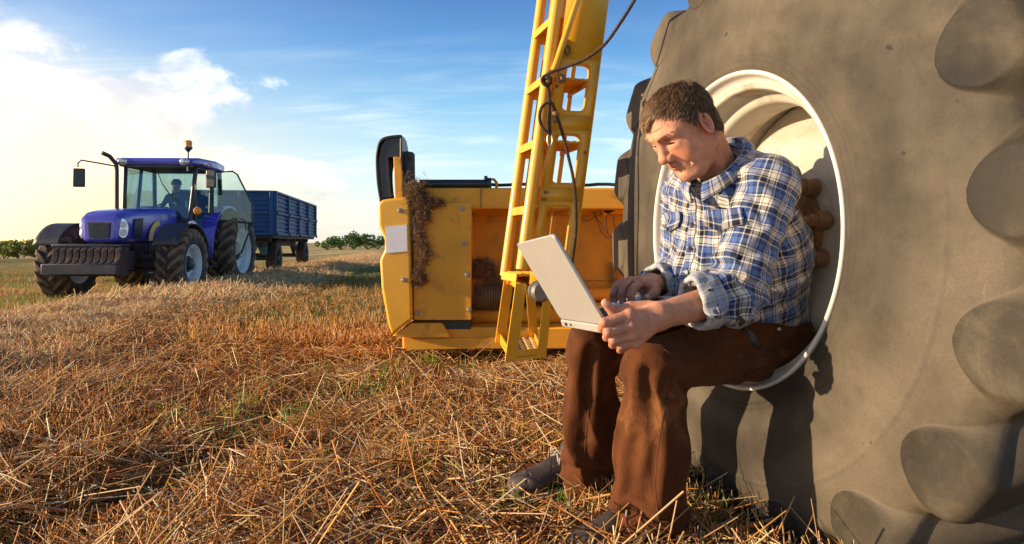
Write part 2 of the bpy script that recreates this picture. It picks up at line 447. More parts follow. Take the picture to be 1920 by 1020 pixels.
def lay_straw(n, y0, y1, Lr, Wr, kind, zmax, filt=None, tilt=.22, pw=1., xl=-.80, xr=.55, band=None):
    x, y = scatter(n, y0, y1, xl, xr, pw)
    if band: x = band[0]+band[1]*np.clip(RNG.normal(0, .55, n), -1.1, 1.1)-ROW*y
    keep = (RNG.uniform(0, 1, n) < cover(x, y)) & ~wheel_clear(x, y)
    if filt is not None: keep &= filt(x, y)
    x, y = x[keep], y[keep]; n = len(x)
    P3 = np.stack([x, y, 0*x], -1)
    clump = .5+.5*snoise(P3, 2.2, 8, 2); clump2 = .5+.5*snoise(P3, .9, 3, 2)
    z = ground_h(x, y)+RNG.uniform(0, 1, n)**1.5*zmax*(.35+clump*clump2*1.5)
    # neighbouring straws share a rough direction
    a = 3.1*snoise(P3, .8, 6, 2)+RNG.normal(0, .95, n)
    el_ = RNG.normal(0, tilt, n)
    D = np.stack([np.cos(a)*np.cos(el_), np.sin(a)*np.cos(el_), np.sin(el_)], -1)
    L = RNG.uniform(Lr[0], Lr[1], n)*RNG.uniform(.5, 1, n); W = RNG.uniform(Wr[0], Wr[1], n)
    P0 = np.stack([x, y, z], -1)-D*(L/2)[:, None]
    P0[:, 2] = np.maximum(P0[:, 2], ground_h(P0[:, 0], P0[:, 1])+.002)
    bend = RNG.normal(0, .16, (n, 3))*L[:, None]; bend[:, 2] = -np.abs(bend[:, 2])*.7
    return ribbons(P0, D, L, W, bend, straw_cols(n, kind))

def u_of(x, y): return x+ROW*y
noswath = lambda x, y: (u_of(x, y)+.25*snoise(np.stack([x, y, 0*x], -1), 1.5, 7, 2) > -2.25) | (RNG.uniform(0, 1, len(x)) < .10)
near_parts = [
    lay_straw(7000, 1.3, 4.5, (.22, .55), (.0016, .0030), 'orange', .12, noswath, tilt=.30, pw=.8),
    lay_straw(2500, 1.3, 4.0, (.20, .50), (.0018, .0032), 'pale', .13, noswath, tilt=.34, pw=.8),
    lay_straw(95000, 1.15, 5.2, (.06, .34), (.0010, .0023), 'orange', .075, noswath, tilt=.30, pw=.8),
    lay_straw(30000, 1.3, 4.5, (.03, .12), (.0008, .0018), 'grey', .03, noswath, tilt=.25, pw=.8),
    lay_straw(9000, 1.3, 4.2, (.12, .42), (.0016, .0029), 'pale', .10, noswath, tilt=.30, pw=.8),
    lay_straw(26000, 1.35, 4.6, (.06, .26), (.0011, .0024), 'pale', .10, lambda x, y: (x > -.75+.3*np.sin(y*3)) & (x < .6), tilt=.30, pw=.8),
    lay_straw(60000, 4.5, 12, (.10, .34), (.0022, .0042), 'orange', .09, lambda x, y: u_of(x, y) > -2.75, tilt=.28, pw=.6),
]
V, F, C = merge(near_parts)
so = obj('loose_straw', (V, F), smat, cols=C); tag(so, 'tangled orange and brown straw lying over the near part of the field', 'straw', kind='stuff')
V, F, C = merge([
    lay_straw(120000, 2.4, 10, (.04, .22), (.0013, .0027), 'pale', .07, None, tilt=.5, pw=.7, band=(-3.20, 1.30)),
    lay_straw(70000, 8, 45, (.08, .30), (.003, .007), 'pale', .06, None, tilt=.5, pw=.7, band=(-3.25, 1.25))])
so = obj('straw_windrow', (V, F), smat, cols=C); tag(so, 'long pale windrow of cut straw running from the lower left to the horizon', 'straw windrow', kind='stuff')

# standing stubble in clumps
def stubble(n, y0, y1, Lr, Wr, kind='orange', filt=None, lean=.35, xl=-.8, xr=.55, pw=.8, clumps=12, spread=.035):
    nc = n//clumps; x, y = scatter(nc, y0, y1, xl, xr, pw)
    keep = ~wheel_clear(x, y)
    if filt is not None: keep &= filt(x, y)
    x, y = x[keep], y[keep]
    x = np.repeat(x, clumps)+RNG.normal(0, spread, len(x)*clumps); y = np.repeat(y, clumps)+RNG.normal(0, spread, len(y)*clumps)
    n = len(x); z = ground_h(x, y)-.01
    a = RNG.uniform(0, 6.28, n); e = np.abs(RNG.normal(0, lean, n)); e = np.clip(e, 0, 1.3)
    D = np.stack([np.cos(a)*np.sin(e), np.sin(a)*np.sin(e), np.cos(e)], -1)
    L = RNG.uniform(Lr[0], Lr[1], n); W = RNG.uniform(Wr[0], Wr[1], n)
    bend = RNG.normal(0, .12, (n, 3))*L[:, None]; bend[:, 2] = -np.abs(bend[:, 2])
    return ribbons(np.stack([x, y, z], -1), D, L, W, bend, straw_cols(n, kind))
fgr = lambda x, y: (snoise(np.stack([x, y, 0*x], -1), .8, 12, 2) > -.25)
V, F, C = merge([
    stubble(15000, 1.3, 4.8, (.05, .17), (.0012, .0025), filt=lambda x, y: fgr(x, y) & (u_of(x, y) > -2.3) & (RNG.uniform(0, 1, len(x)) < cover(x, y)), lean=.5),
    stubble(2600, 1.35, 2.3, (.06, .15), (.0014, .0026), kind='pale', filt=lambda x, y: x > .1, xl=.05, xr=.5, lean=.35, clumps=5),
    stubble(26000, 5, 16, (.06, .17), (.002, .004), filt=lambda x, y: (u_of(x, y) > -2.1), xl=-.45, xr=.1, lean=.45, pw=.5),
    stubble(30000, 5.5, 18, (.05, .13), (.002, .004), filt=lambda x, y: (u_of(x, y) < -4.5), xl=-1., xr=-.2, lean=.5, pw=.4)])
so = obj('stubble', (V, F), smat, cols=C); tag(so, 'short standing stubble stalks rising from the field', 'stubble', kind='stuff')

# green shoots
def tufts(centres, per, Lr, W, spread, pal=((.16, .27, .035), (.24, .36, .05), (.30, .34, .06), (.10, .18, .03))):
    c = np.repeat(np.asarray(centres, float), per, 0); n = len(c)
    x = c[:, 0]+RNG.normal(0, spread, n); y = c[:, 1]+RNG.normal(0, spread, n); z = ground_h(x, y)-.005
    a = RNG.uniform(0, 6.28, n); e = np.clip(np.abs(RNG.normal(0, .4, n)), 0, 1.2)
    D = np.stack([np.cos(a)*np.sin(e), np.sin(a)*np.sin(e), np.cos(e)], -1)
    L = RNG.uniform(Lr[0], Lr[1], n); bend = np.stack([D[:, 0], D[:, 1], -.7*np.abs(np.sin(e))-.15], -1)*(L*RNG.uniform(.1, .6, n))[:, None]
    pal = np.array(pal); cols = pal[RNG.integers(0, len(pal), n)]*RNG.uniform(.8, 1.25, (n, 1))
    return blades(np.stack([x, y, z], -1), D, L, np.full(n, W)*RNG.uniform(.7, 1.3, n), bend, cols)
def at_ground(px, py):
    Y = 1280*CAMH/(py-455); return ((px-960)/1280*Y, Y)
cs = [at_ground(*p) for p in [(548, 790), (565, 775), (530, 800), (700, 730), (715, 715), (745, 735), (640, 745), (350, 655), (365, 650), (495, 735), (450, 825), (440, 800), (460, 770), (250, 745), (325, 800), (680, 765), (730, 760), (610, 700), (800, 690),
                                 (1060, 985), (1045, 990), (830, 930), (1075, 960), (880, 700)]]
cs += [(c[0]+RNG.normal(0, .10), c[1]+RNG.normal(0, .12)) for c in cs[::2]]
parts = [tufts(cs, 24, (.05, .14), .0031, .035, pal=((.20, .36, .03), (.30, .46, .05), (.40, .46, .07), (.13, .25, .03)))]
cs = [(.30+RNG.uniform(0, .30), 1.95+RNG.normal(0, .12)) for _ in range(60)]
cs = [c for c in cs if not wheel_clear(np.array([c[0]]), np.array([c[1]]))[0]]
parts.append(tufts(cs, 16, (.06, .17), .0028, .05, pal=((.06, .12, .025), (.12, .20, .04), (.20, .30, .05), (.30, .24, .08))))
xg, yg = scatter(900, 1.5, 5, -.75, .1, .8)
parts.append(tufts(np.stack([xg, yg], -1), 4, (.03, .09), .0020, .02))
xg, yg = scatter(2600, 5, 17, -1., -.2, .5); k = (u_of(xg, yg) < -4.5) & (snoise(np.stack([xg, yg, 0*xg], -1), .5, 3, 2) > -.2); 
parts.append(tufts(np.stack([xg, yg], -1)[k], 16, (.05, .16), .004, .11, pal=((.20, .26, .04), (.34, .33, .06), (.42, .34, .09), (.14, .18, .03))))
xg, yg = scatter(2200, 6, 20, -.40, -.05, .5); k = (u_of(xg, yg) > -2.2) & (u_of(xg, yg) < .6)
parts.append(tufts(np.stack([xg, yg], -1)[k], 14, (.05, .15), .004, .12, pal=((.09, .14, .03), (.15, .20, .04), (.26, .22, .07))))
V, F, C = merge(parts)
so = obj('green_grass', (V, F), smat2, cols=C); tag(so, 'thin green grass shoots coming up through the straw', 'grass', kind='stuff')

# clods of soil in the lower left
clm = mat('crumbly soil', (.20, .095, .042), rough=.95, var=.35, scale=30, bump=1., bscale=60, spec=.1)
MBc = MB()
for _ in range(420):
    yy = random.uniform(1.4, 3.6); xx = -1.15+.18*(yy-2)+random.gauss(0, .28); r = random.uniform(.006, .03)
    zz = gh(xx, yy); k = 7
    th = np.linspace(0, math.pi, 5)[:, None]; ph = np.arange(k)[None]*2*math.pi/k
    G = np.stack([np.sin(th)*np.cos(ph)*r*1.3, np.sin(th)*np.sin(ph)*r, np.cos(th)*r*.6+0*ph], -1)
    G = G*RNG.uniform(.7, 1.25, G.shape[:2]+(1,)); MBc.grid(G+np.array([xx, yy, zz+.1*r]), wrap=True)
so = obj('soil_clods', MBc, clm, smooth=60); tag(so, 'crumbled brown soil clods on the bare track at the lower left', 'soil', kind='stuff')

# ------------------------------------------------------------------ shrubs on the skyline
bark = mat('shrub bark', (.12, .08, .05), rough=.9, bump=.5, bscale=40)
def shrub(loc, h, wd, label, pal, n=1500, group='shrubs along the far field edge'):
    e = thing('shrub', label, 'shrub', (loc[0], loc[1], gh(*loc)), 0, group)
    nb = 9; cen = np.stack([RNG.normal(0, wd*.30, nb), RNG.normal(0, wd*.22, nb), RNG.uniform(.35, .80, nb)*h], -1); cr = RNG.uniform(.20, .36, nb)*h
    i = RNG.integers(0, nb, n); d = RNG.normal(size=(n, 3)); d /= np.linalg.norm(d, axis=1)[:, None]
    P = cen[i]+d*(cr[i]*RNG.uniform(.55, 1.05, n)**.5)[:, None]; P[:, 2] = np.maximum(P[:, 2], .02)
    s_ = RNG.uniform(.025, .055, n)*h
    a = RNG.normal(size=(n, 3)); a /= np.linalg.norm(a, axis=1)[:, None]; b2 = np.cross(a, RNG.normal(size=(n, 3))); b2 /= np.linalg.norm(b2, axis=1)[:, None]
    V = np.stack([P-a*s_[:, None]*1.6, P-b2*s_[:, None]*.7, P+a*s_[:, None]*1.6, P+b2*s_[:, None]*.7], 1).reshape(-1, 3)
    pal = np.array(pal); C = np.repeat(pal[RNG.integers(0, len(pal), n)]*RNG.uniform(.7, 1.3, (n, 1)), 4, 0)
    obj('crown', (V, np.arange(4*n).reshape(-1, 4)), smat2, e, cols=C)
    tb = MB()
    for c in cen[:6]: tb.tube([(0, 0, -.05), tuple(c*.5+np.array([0, 0, .05])), tuple(c)], [.03*h, .02*h, .008*h], 6)
    obj('stem', tb, bark, e, smooth=60)
gp = ((.055, .12, .03), (.09, .17, .04), (.13, .22, .05))
for i, (px, hh_, ww, lb) in enumerate([(612, 1.25, 3.0, 'low green shrub nearest the blue trailer on the skyline'), (640, 1.45, 2.6, 'green shrub second from the blue trailer on the skyline'),
        (663, 1.85, 2.8, 'tallest green shrub on the skyline between trailer and yellow header'), (690, 1.6, 2.6, 'green shrub second from the yellow header on the skyline'), (709, 1.3, 2.6, 'low green shrub half hidden by the yellow header end')]):
    Y = 76+2*i; shrub(((px-960)/1280*Y, Y), hh_+.15, ww, lb, gp, 1600)
yp = ((.20, .24, .04), (.28, .30, .06), (.14, .18, .04))
for px, hh_, ww, lb in [(8, .95, 2.0, 'yellow-green shrub at the left edge of the field'), (38, 1.02, 1.8, 'yellow-green shrub second from the left edge of the field'), (66, .72, 1.4, 'small yellow-green shrub beside the far front tractor wheel')]:
    Y = 31; shrub(((px-960)/1280*Y, Y), hh_, ww, lb, yp, 1500)
# ------------------------------------------------------------------ the combine harvester: big wheel, ladder
WC = np.array([.635, 1.976, .834]); EN = unit((-.9613, -.2756, 0)); ET = unit((.2756, -.9613, 0)); EZ = np.array([0, 0, 1.])
yellow = mat('worn yellow paint', (.80, .40, .022), rough=.42, var=.08, scale=5, bump=.06, bscale=50, dirt=(.20, .10, .035), dthr=(.64, .86), dscale=13, coat=.25)
yellow2 = mat('dusty yellow paint', (.74, .34, .020), rough=.6, var=.16, scale=3, bump=.08, bscale=45, dirt=(.24, .115, .035), dthr=(.52, .80), dscale=8)
steel = mat('worn grey steel', (.34, .31, .27), rough=.45, metal=.7, var=.2, scale=20, dirt=(.16, .08, .04), dthr=(.5, .75), dscale=40)
blackp = mat('black plastic', (.022, .024, .028), rough=.42, var=.2, bump=.03, dirt=(.12, .10, .08), dthr=(.6, .9), dscale=6)
rubber = mat('black rubber', (.03, .028, .026), rough=.75, var=.2, bump=.2, bscale=60)
white_rim = mat('white wheel paint', (.72, .69, .62), rough=.38, var=.06, scale=4, bump=.05, bscale=30, dirt=(.36, .27, .17), dthr=(.62, .82), dscale=12, coat=.3)
barrel_m = mat('dusty pale wheel paint', (.52, .47, .38), rough=.5, var=.16, scale=3, bump=.10, bscale=22, dirt=(.27, .19, .11), dthr=(.50, .74), dscale=7, coat=.15)
hubm = mat('rusty yellow hub paint', (.34, .16, .035), rough=.7, var=.3, scale=9, bump=.3, bscale=35, dirt=(.12, .055, .025), dthr=(.42, .62), dscale=14)
boltm = mat('oily rusty bolt', (.24, .135, .07), rough=.6, metal=.3, var=.3, scale=25, bump=.2, bscale=60)

combine = thing('combine_harvester', 'yellow combine harvester with huge dusty wheel and boarding ladder behind the seated man', 'combine harvester', (.75, 2.1, 0))
def sub(name, parent, loc=None):
    o = bpy.data.objects.new(name, None); COL.objects.link(o); o.parent = parent; o.empty_display_size = .1
    if loc is not None: o.location = Vector(loc)-parent_base(parent)
    return o
wheel = sub('wheel', combine, (WC[0], WC[1], 0))
# tyre: dense surface of revolution with lugs
prof = np.array([(.447, -.012), (.452, .004), (.468, .014), (.50, .013), (.55, .016), (.61, .014), (.67, .006), (.72, -.006), (.765, -.020), (.80, -.032), (.830, -.056), (.846, -.098), (.851, -.17), (.852, -.31),
                 (.847, -.43), (.842, -.50), (.828, -.54), (.80, -.575), (.72, -.612), (.61, -.634), (.50, -.633), (.447, -.608)])
fine = spline(np.c_[prof, 0*prof[:, 0]], 9)[:, :2]
seglen = np.r_[0, np.cumsum(np.linalg.norm(np.diff(fine, axis=0), axis=1))]
q = np.concatenate([np.linspace(0, .28, 60, endpoint=False), np.linspace(.28, .52, 150, endpoint=False), np.linspace(.52, seglen[-1], 130)]); fr = np.interp(q, seglen, fine[:, 0]); fx = np.interp(q, seglen, fine[:, 1])
tr_ = np.gradient(fr, q); tx = np.gradient(fx, q); nr, nx = -tx, tr_          # outward normal of the profile
q0 = q[np.argmin(np.abs(fr[:200]-.737))]; qm = q[np.argmin(np.abs(fx+.31)+(fr < .8))]
NA = 1500; th = np.arange(NA)*2*math.pi/NA
TH, Q = np.meshgrid(th, q); R_ = np.interp(Q, q, fr)
emask = np.zeros_like(TH); lugm = np.zeros_like(TH); NL = 18
RR = R_.copy(); FX = np.interp(Q, q, fx); XX = FX.copy()
lprof = spline([(.737, -.007, 0), (.78, -.014, 0), (.83, -.018, 0), (.875, -.022, 0), (.900, -.036, 0), (.911, -.07, 0), (.915, -.14, 0), (.918, -.31, 0), (.916, -.36, 0)], 10)[:, :2]
ls = np.r_[0, np.cumsum(np.linalg.norm(np.diff(lprof, axis=0), axis=1))]
for side_ in (0, 1):
    s_ = Q-q0 if side_ == 0 else (2*qm-q0)-Q                 # distance from the lug's outer end
    off = 0. if side_ == 0 else math.pi/NL
    st_ = np.maximum(s_-.16, 0); span = qm-q0+.03
    cen = off+.07+st_*1.05
    wd = np.where(s_ < .13, .100*np.sqrt(np.clip(1-(1-np.clip(s_, 0, .13)/.13)**2, 0, 1)), .100-.10*np.clip((s_-.13)/(qm-q0), 0, 1)*.6)
    dth = (TH-cen+math.pi/NL) % (2*math.pi/NL)-math.pi/NL
    inside = wd-np.abs(dth)*R_
    e = np.where((s_ > 0) & (s_ < span+.02), smooth01(inside/(.005+.105*smooth01((s_-.04)/.11))+.5), 0)*smooth01((span-s_)/.03)
    f = np.clip(s_/span, 0, 1)*ls[-1]; lr = np.interp(f, ls, lprof[:, 0]); lx2 = np.interp(f, ls, lprof[:, 1]); lx2 = lx2 if side_ == 0 else -.62-lx2
    RR = RR+(lr-RR)*e; XX = XX+(lx2-XX)*e; lugm = np.maximum(lugm, e)
NX = np.interp(Q, q, nx); NR = np.interp(Q, q, nr)
PT = np.stack([RR*np.cos(TH), RR*np.sin(TH), XX], -1).reshape(-1, 3)
un = snoise(PT, 2.0, 3, 3).reshape(TH.shape)*.0025; RR = RR+NR*un; XX = XX+NX*un
for rc, hh2, ww2 in ((.482, .0035, .004), (.497, .0025, .003), (.556, .0015, .012), (.700, .0020, .004)): XX = XX+np.where(Q < qm, hh2*np.exp(-((R_-rc)/ww2)**2), 0)
TP = WC+EN*XX[..., None]+(ET*np.cos(TH)[..., None]+EZ*np.sin(TH)[..., None])*RR[..., None]
gz = -.012; low_ = TP[..., 2] < gz; TP[..., 2] = np.where(low_, gz+.1*(TP[..., 2]-gz), TP[..., 2])
dust = .5+.5*snoise(PT, 1.3, 9, 3).reshape(TH.shape); side_face = smooth01((.80-R_)/.03)
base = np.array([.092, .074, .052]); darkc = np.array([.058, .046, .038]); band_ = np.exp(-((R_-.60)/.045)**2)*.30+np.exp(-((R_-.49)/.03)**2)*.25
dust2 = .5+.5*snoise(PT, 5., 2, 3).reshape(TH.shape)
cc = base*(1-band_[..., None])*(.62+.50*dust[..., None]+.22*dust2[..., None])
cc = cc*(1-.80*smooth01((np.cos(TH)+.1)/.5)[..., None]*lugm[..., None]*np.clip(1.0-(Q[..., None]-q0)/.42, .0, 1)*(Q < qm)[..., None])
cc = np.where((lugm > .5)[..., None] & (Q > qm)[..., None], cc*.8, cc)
tyre_m = mat('dusty tyre rubber', None, rough=.72, attr='col', var=.10, scale=3, bump=.22, bscale=16, dirt=(.165, .133, .090), dthr=(.46, .76), dscale=3.4, spec=.3)
tt = NT(tyre_m.node_tree); bs = next(n for n in tt.n if n.type == 'BSDF_PRINCIPLED')
co = next(n for n in tt.n if n.type == 'TEX_COORD').outputs['Object']
src = bs.inputs['Base Color'].links[0].from_socket
def streaks(rot, sc, lo_, hi_):      # straight scuffs, long in one direction
    mp = tt.new('ShaderNodeMapping'); tt.put(mp.inputs[0], co); mp.inputs[2].default_value = rot; mp.inputs[3].default_value = sc
    return tt.smooth(tt.noise(mp.outputs[0], 1.0, 2, .5), lo_, hi_)
line = tt.math('MAXIMUM', tt.math('MULTIPLY', streaks((.5, .2, .3), (260, 260, 3.5), .70, .76), tt.smooth(tt.noise(co, 3, 3), .48, .6)), tt.math('MULTIPLY', streaks((-.9, .1, .2), (200, 200, 5), .71, .77), tt.smooth(tt.noise(co, 2.2, 3), .5, .62)))
dsp = tt.smooth(tt.noise(co, 26, 2, .4), .74, .79)
fine_ = tt.smooth(tt.noise(co, 200, 3, .7), .3, .7, .90, 1.1)
c_ = tt.mix(tt.math('MULTIPLY', line, .10), src, (.30, .25, .18)); c_ = tt.mix(tt.math('MULTIPLY', dsp, .8), c_, (.02, .016, .012)); c_ = tt.mix(1.0, c_, tt.smooth(tt.noise(co, 1.6, 6, .65), .34, .62, .50, 1.22), 'MULTIPLY'); c_ = tt.mix(1.0, c_, fine_, 'MULTIPLY')
tt.put(bs.inputs['Base Color'], c_)
TB = MB(); m_, n_ = TH.shape
idx = np.arange(m_*n_).reshape(m_, n_); a = idx[:-1]; b_ = idx[1:]
FF = np.stack([a, np.roll(a, -1, 1), np.roll(b_, -1, 1), b_], -1).reshape(-1, 4)
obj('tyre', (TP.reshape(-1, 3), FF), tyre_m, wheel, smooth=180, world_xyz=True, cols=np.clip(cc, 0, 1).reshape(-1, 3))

rp = spline([(r, x, 0) for r, x in [(.452, -.004), (.453, .010), (.447, .015), (.440, .008), (.434, -.012), (.420, -.026), (.404, -.034), (.400, -.075), (.392, -.092), (.372, -.108), (.366, -.150), (.368, -.205), (.384, -.226), (.396, -.240), (.398, -.320), (.396, -.56), (.43, -.61)]], 6)[:, :2]
obj('rim_flange', MB().lathe([tuple(p) for p in rp[:31]], WC, EN, 128), white_rim, wheel, smooth=180, world_xyz=True)
obj('rim', MB().lathe([tuple(p) for p in rp[30:]], WC, EN, 128), barrel_m, wheel, smooth=180, world_xyz=True)
dp = spline([(r, x, 0) for r, x in [(.399, -.290), (.385, -.270), (.350, -.262), (.315, -.225), (.275, -.190), (.235, -.186), (.20, -.192), (.17, -.195), (.0, -.195)]], 6)[:, :2]
disc = MB().lathe([tuple(p) for p in dp], WC, EN, 96)
dv = disc.V(); rel = dv-WC; tt_ = rel@ET; zz = rel@EZ; rr_ = np.hypot(tt_, zz); an_ = np.arctan2(zz, tt_)
dv = dv+EN*(np.exp(-((rr_-.30)/.05)**2)*.022*np.cos(6*an_+.4))[:, None]        # pressed spokes in the disc
obj('disc', (dv, disc.f), barrel_m, wheel, smooth=180, world_xyz=True)
hb = MB().lathe([(.146, -.194), (.146, -.178), (.140, -.172), (.112, -.168), (.105, -.150), (.085, -.120), (.07, -.10), (.0, -.098)], WC, EN, 64)
obj('hub', hb, hubm, wheel, smooth=40, world_xyz=True)
for i in range(10):
    a = i*2*math.pi/10+.16; c = WC+(ET*math.cos(a)+EZ*math.sin(a))*.170
    nb = MB().cyl(c+EN*-.168, EN, .026, .040, 18); nb.cyl(c+EN*-.138, EN, .0195, .026, 6); nb.cyl(c+EN*-.118, EN, .011, .020, 12)
    obj('lug_nut', nb, boltm, wheel, bevel=.002, world_xyz=True)
va = MB().tube([WC+ET*.30*.8-EZ*.30+EN*-.25, WC+ET*.30*.8-EZ*.30+EN*-.21], [.008, .006], 10)
obj('valve', va, steel, wheel, smooth=40, world_xyz=True)
ax = MB(); ax.cyl(WC-EN*.62, EN, .16, .75, 32); ax.lathe([(.0, -.55), (.26, -.56), (.28, -.60), (.28, -.72), (.16, -.76)], WC, EN, 40)
obj('axle', ax, yellow2, combine, smooth=40, world_xyz=True)
# ladder
KL = .85; LO = np.array([.199, 3.0])*KL; EI = -EN; EW = unit((-.2756, .9613, 0))
def LP(p, wv, z): return np.array([LO[0], LO[1], CAMH])+(EI*(p+.139*(z-1.866))+EW*wv+np.array([0, 0, z-CAMH]))*KL
ladder = sub('ladder', combine, (.1, 3.0, 0))
def rounded(u0, v0, u1, v1, r, n=5):
    out = []
    for cx, cy, a0 in ((u1-r, v1-r, 0), (u0+r, v1-r, 90), (u0+r, v0+r, 180), (u1-r, v0+r, 270)):
        for k in range(n+1):
            a = math.radians(a0+90*k/n); out.append((cx+r*math.cos(a), cy+r*math.sin(a)))
    return out
def plate(mb, P0, P1, z0, z1, holes, wv, hr=.03, fl=None):
    """flat plate in the ladder's plane, p in P0..P1, with rounded holes (p0,p1,z0,z1)"""
    zs = z0
    for (a0, a1, b0, b1) in sorted(holes, key=lambda h: h[2]):
        lo, hi = b0-.02, b1+.02
        if lo > zs: mb.add([LP(P0, wv, zs), LP(P1, wv, zs), LP(P1, wv, lo), LP(P0, wv, lo)], [(0, 1, 2, 3)])
        inner = rounded(a0, b0, a1, b1, hr); n = len(inner); cx, cy = (a0+a1)/2, (b0+b1)/2; outer = []
        for (u_, v_) in inner:
            du, dv_ = u_-cx, v_-cy
            k = min((P1-cx)/du if du > 1e-6 else (P0-cx)/du if du < -1e-6 else 9e9, (hi-cy)/dv_ if dv_ > 1e-6 else (lo-cy)/dv_ if dv_ < -1e-6 else 9e9)
            outer.append((cx+du*k, cy+dv_*k))
        # snap the nearest ring points to the corners so the border stays straight
        for c in ((P0, lo), (P0, hi), (P1, lo), (P1, hi)):
            j = min(range(n), key=lambda i: (outer[i][0]-c[0])**2+(outer[i][1]-c[1])**2); outer[j] = c
        V = [LP(u_, wv, v_) for u_, v_ in inner]+[LP(u_, wv, v_) for u_, v_ in outer]
        mb.add(V, [(i, n+i, n+(i+1) % n, (i+1) % n) for i in range(n)]); zs = hi
    mb.add([LP(P0, wv, zs), LP(P1, wv, zs), LP(P1, wv, z1), LP(P0, wv, z1)], [(0, 1, 2, 3)])
    return mb
near = plate(MB(), .042, .236, .62, 2.35, [(.082, .200, 1.382, 1.593), (.082, .200, 1.06, 1.278), (.082, .200, .74, .961), (.082, .2, 1.78, 1.80)][:3], .0)
o = obj('side_plate', near, yellow, ladder, smooth=30, world_xyz=True, solid=.007)
fl = MB(); fl.hexa([LP(.236, 0, .62), LP(.236, 0, 2.35), LP(.236, .035, .62), LP(.236, .035, 2.35), LP(.241, 0, .62), LP(.241, 0, 2.35), LP(.241, .035, .62), LP(.241, .035, 2.35)])
for (b0, b1) in ((1.382, 1.593), (1.06, 1.278), (.74, .961)):     # turned-in lips of the openings
    ring = rounded(.082, b0, .200, b1, .03); G = [[LP(u_, w_, v_) for u_, v_ in ring] for w_ in (.003, .032)]; fl.grid(G, wrap=True)
obj('plate_flange', fl, yellow, ladder, world_xyz=True, solid=.004, smooth=30)
far_ = plate(MB(), .042, .125, .62, 2.35, [(.062, .100, 1.40, 1.58), (.062, .100, 1.08, 1.26), (.062, .1, .76, .94)], .25, hr=.018)
obj('side_plate', far_, yellow, ladder, smooth=30, world_xyz=True, solid=.006)
for p_ in (.162, .205): obj('guard_bar', MB().bar(LP(p_, .25, .62), LP(p_, .25, 2.35), .016, .012, up=tuple(EW)), yellow, ladder, world_xyz=True)
obj('handrail', MB().tube([LP(0, 0, .685), LP(0, 0, 2.4)], .0215, 20), yellow, ladder, smooth=50, world_xyz=True)
obj('handrail', MB().tube([LP(0, .25, .645), LP(0, .25, 2.4)], .0205, 20), yellow, ladder, smooth=50, world_xyz=True)
obj('brace', MB().tube([LP(.016, -.03, 1.545), LP(.025, -.03, 1.58), LP(.17, -.03, 2.30)], .0125, 14), yellow, ladder, smooth=60, world_xyz=True)
for zt in (2.05, 1.79, 1.525, 1.245, .955, .66):
    st = MB()
    st.hexa([LP(p_, w_, zt+dz) for p_ in (-.012, .19) for w_ in (.004, .246) for dz in (-.004, .004)])
    st.hexa([LP(p_, w_, zt+dz) for p_ in (-.018, -.012) for w_ in (.004, .246) for dz in (-.030, .006)])
    st.hexa([LP(p_, w_, zt+dz) for p_ in (.19, .196) for w_ in (.004, .246) for dz in (-.030, .006)])
    for i in range(6):
        for j in range(7):
            c = LP(.01+i*.033, .025+j*.034, zt); st.lathe([(.012, -.005), (.009, .004), (.006, .008), (.005, -.009), (.009, -.007), (.012, -.005)], c, (0, 0, 1), 8)
    obj('step', st, yellow2, ladder, world_xyz=True, smooth=35)
    if zt < 2: 
        bb = MB(); bb.hexa([LP(p_, w_, z_) for p_ in (.012, .045) for w_ in (.236, .247) for z_ in (zt-.05, zt-.005)]); obj('bracket', bb, yellow, ladder, world_xyz=True)
for p_, z_ in ((.055, 1.64), (.05, 1.485), (.06, 1.02), (.055, .99), (.22, 1.2), (.06, .70), (.2, .66), (.062, 1.33)):
    obj('bolt', MB().cyl(LP(p_, -.008, z_), EW, .0065, .008, 6), boltm, ladder, world_xyz=True)
# pin with washer the rope is tied to
obj('tie_pin', MB().cyl(LP(.058, -.022, 1.515), EW, .008, .05, 12).cyl(LP(.058, -.03, 1.515), EW, .017, .006, 20), boltm, ladder, world_xyz=True, smooth=40)
ring_ = MB().tube([LP(.075+.011*math.cos(a), -.012+.004*math.sin(3*a), 1.645+.020*math.sin(a)) for a in np.linspace(0, 2*math.pi, 17)], .0035, 8, cap=False)
obj('ring', ring_, boltm, ladder, world_xyz=True, smooth=60)
# hanging bottom step
hs = MB(); A = PX(957, 678, 2.507); B = PX(1015, 671, 2.525); Cc = PX(937, 643, 2.78); Dd = PX(1001, 640, 2.80)
TA = PX(977, 532, 2.507); TBp = PX(1027, 556, 2.525); TC = PX(955, 518, 2.75); TD = PX(993, 516, 2.77)
upz = np.array([0, 0, .038])
for p_, q_ in ((A, Cc), (A, B), (B, Dd), (Cc, Dd)): hs.hexa([p_+k*0+j for p_ in (p_, q_) for k in (0,) for j in (np.zeros(3), upz)]+[p_+np.array([.006, .006, 0])+j for p_ in (p_, q_) for j in (np.zeros(3), upz)])
obj('bottom_step_frame', hs, yellow, ladder, world_xyz=True)
bt = MB(); G = []
bt.hexa([A+upz*.3, A+upz*.42, Cc+upz*.3, Cc+upz*.42, B+upz*.3, B+upz*.42, Dd+upz*.3, Dd+upz*.42])
for i in range(5):
    for j in range(8):
        f1, f2 = (i+.5)/5, (j+.5)/8; c = (A*(1-f1)+B*f1)*(1-f2)+(Cc*(1-f1)+Dd*f1)*f2+upz*.42; bt.lathe([(.010, 0), (.007, .006), (.0045, .006), (.004, .0)], c, (0, 0, 1), 8)
obj('step', bt, mat('worn bright step plate', (.62, .45, .17), rough=.5, metal=.2, var=.25, scale=15, dirt=(.30, .16, .06), dthr=(.45, .7), dscale=25), ladder, world_xyz=True, smooth=35)
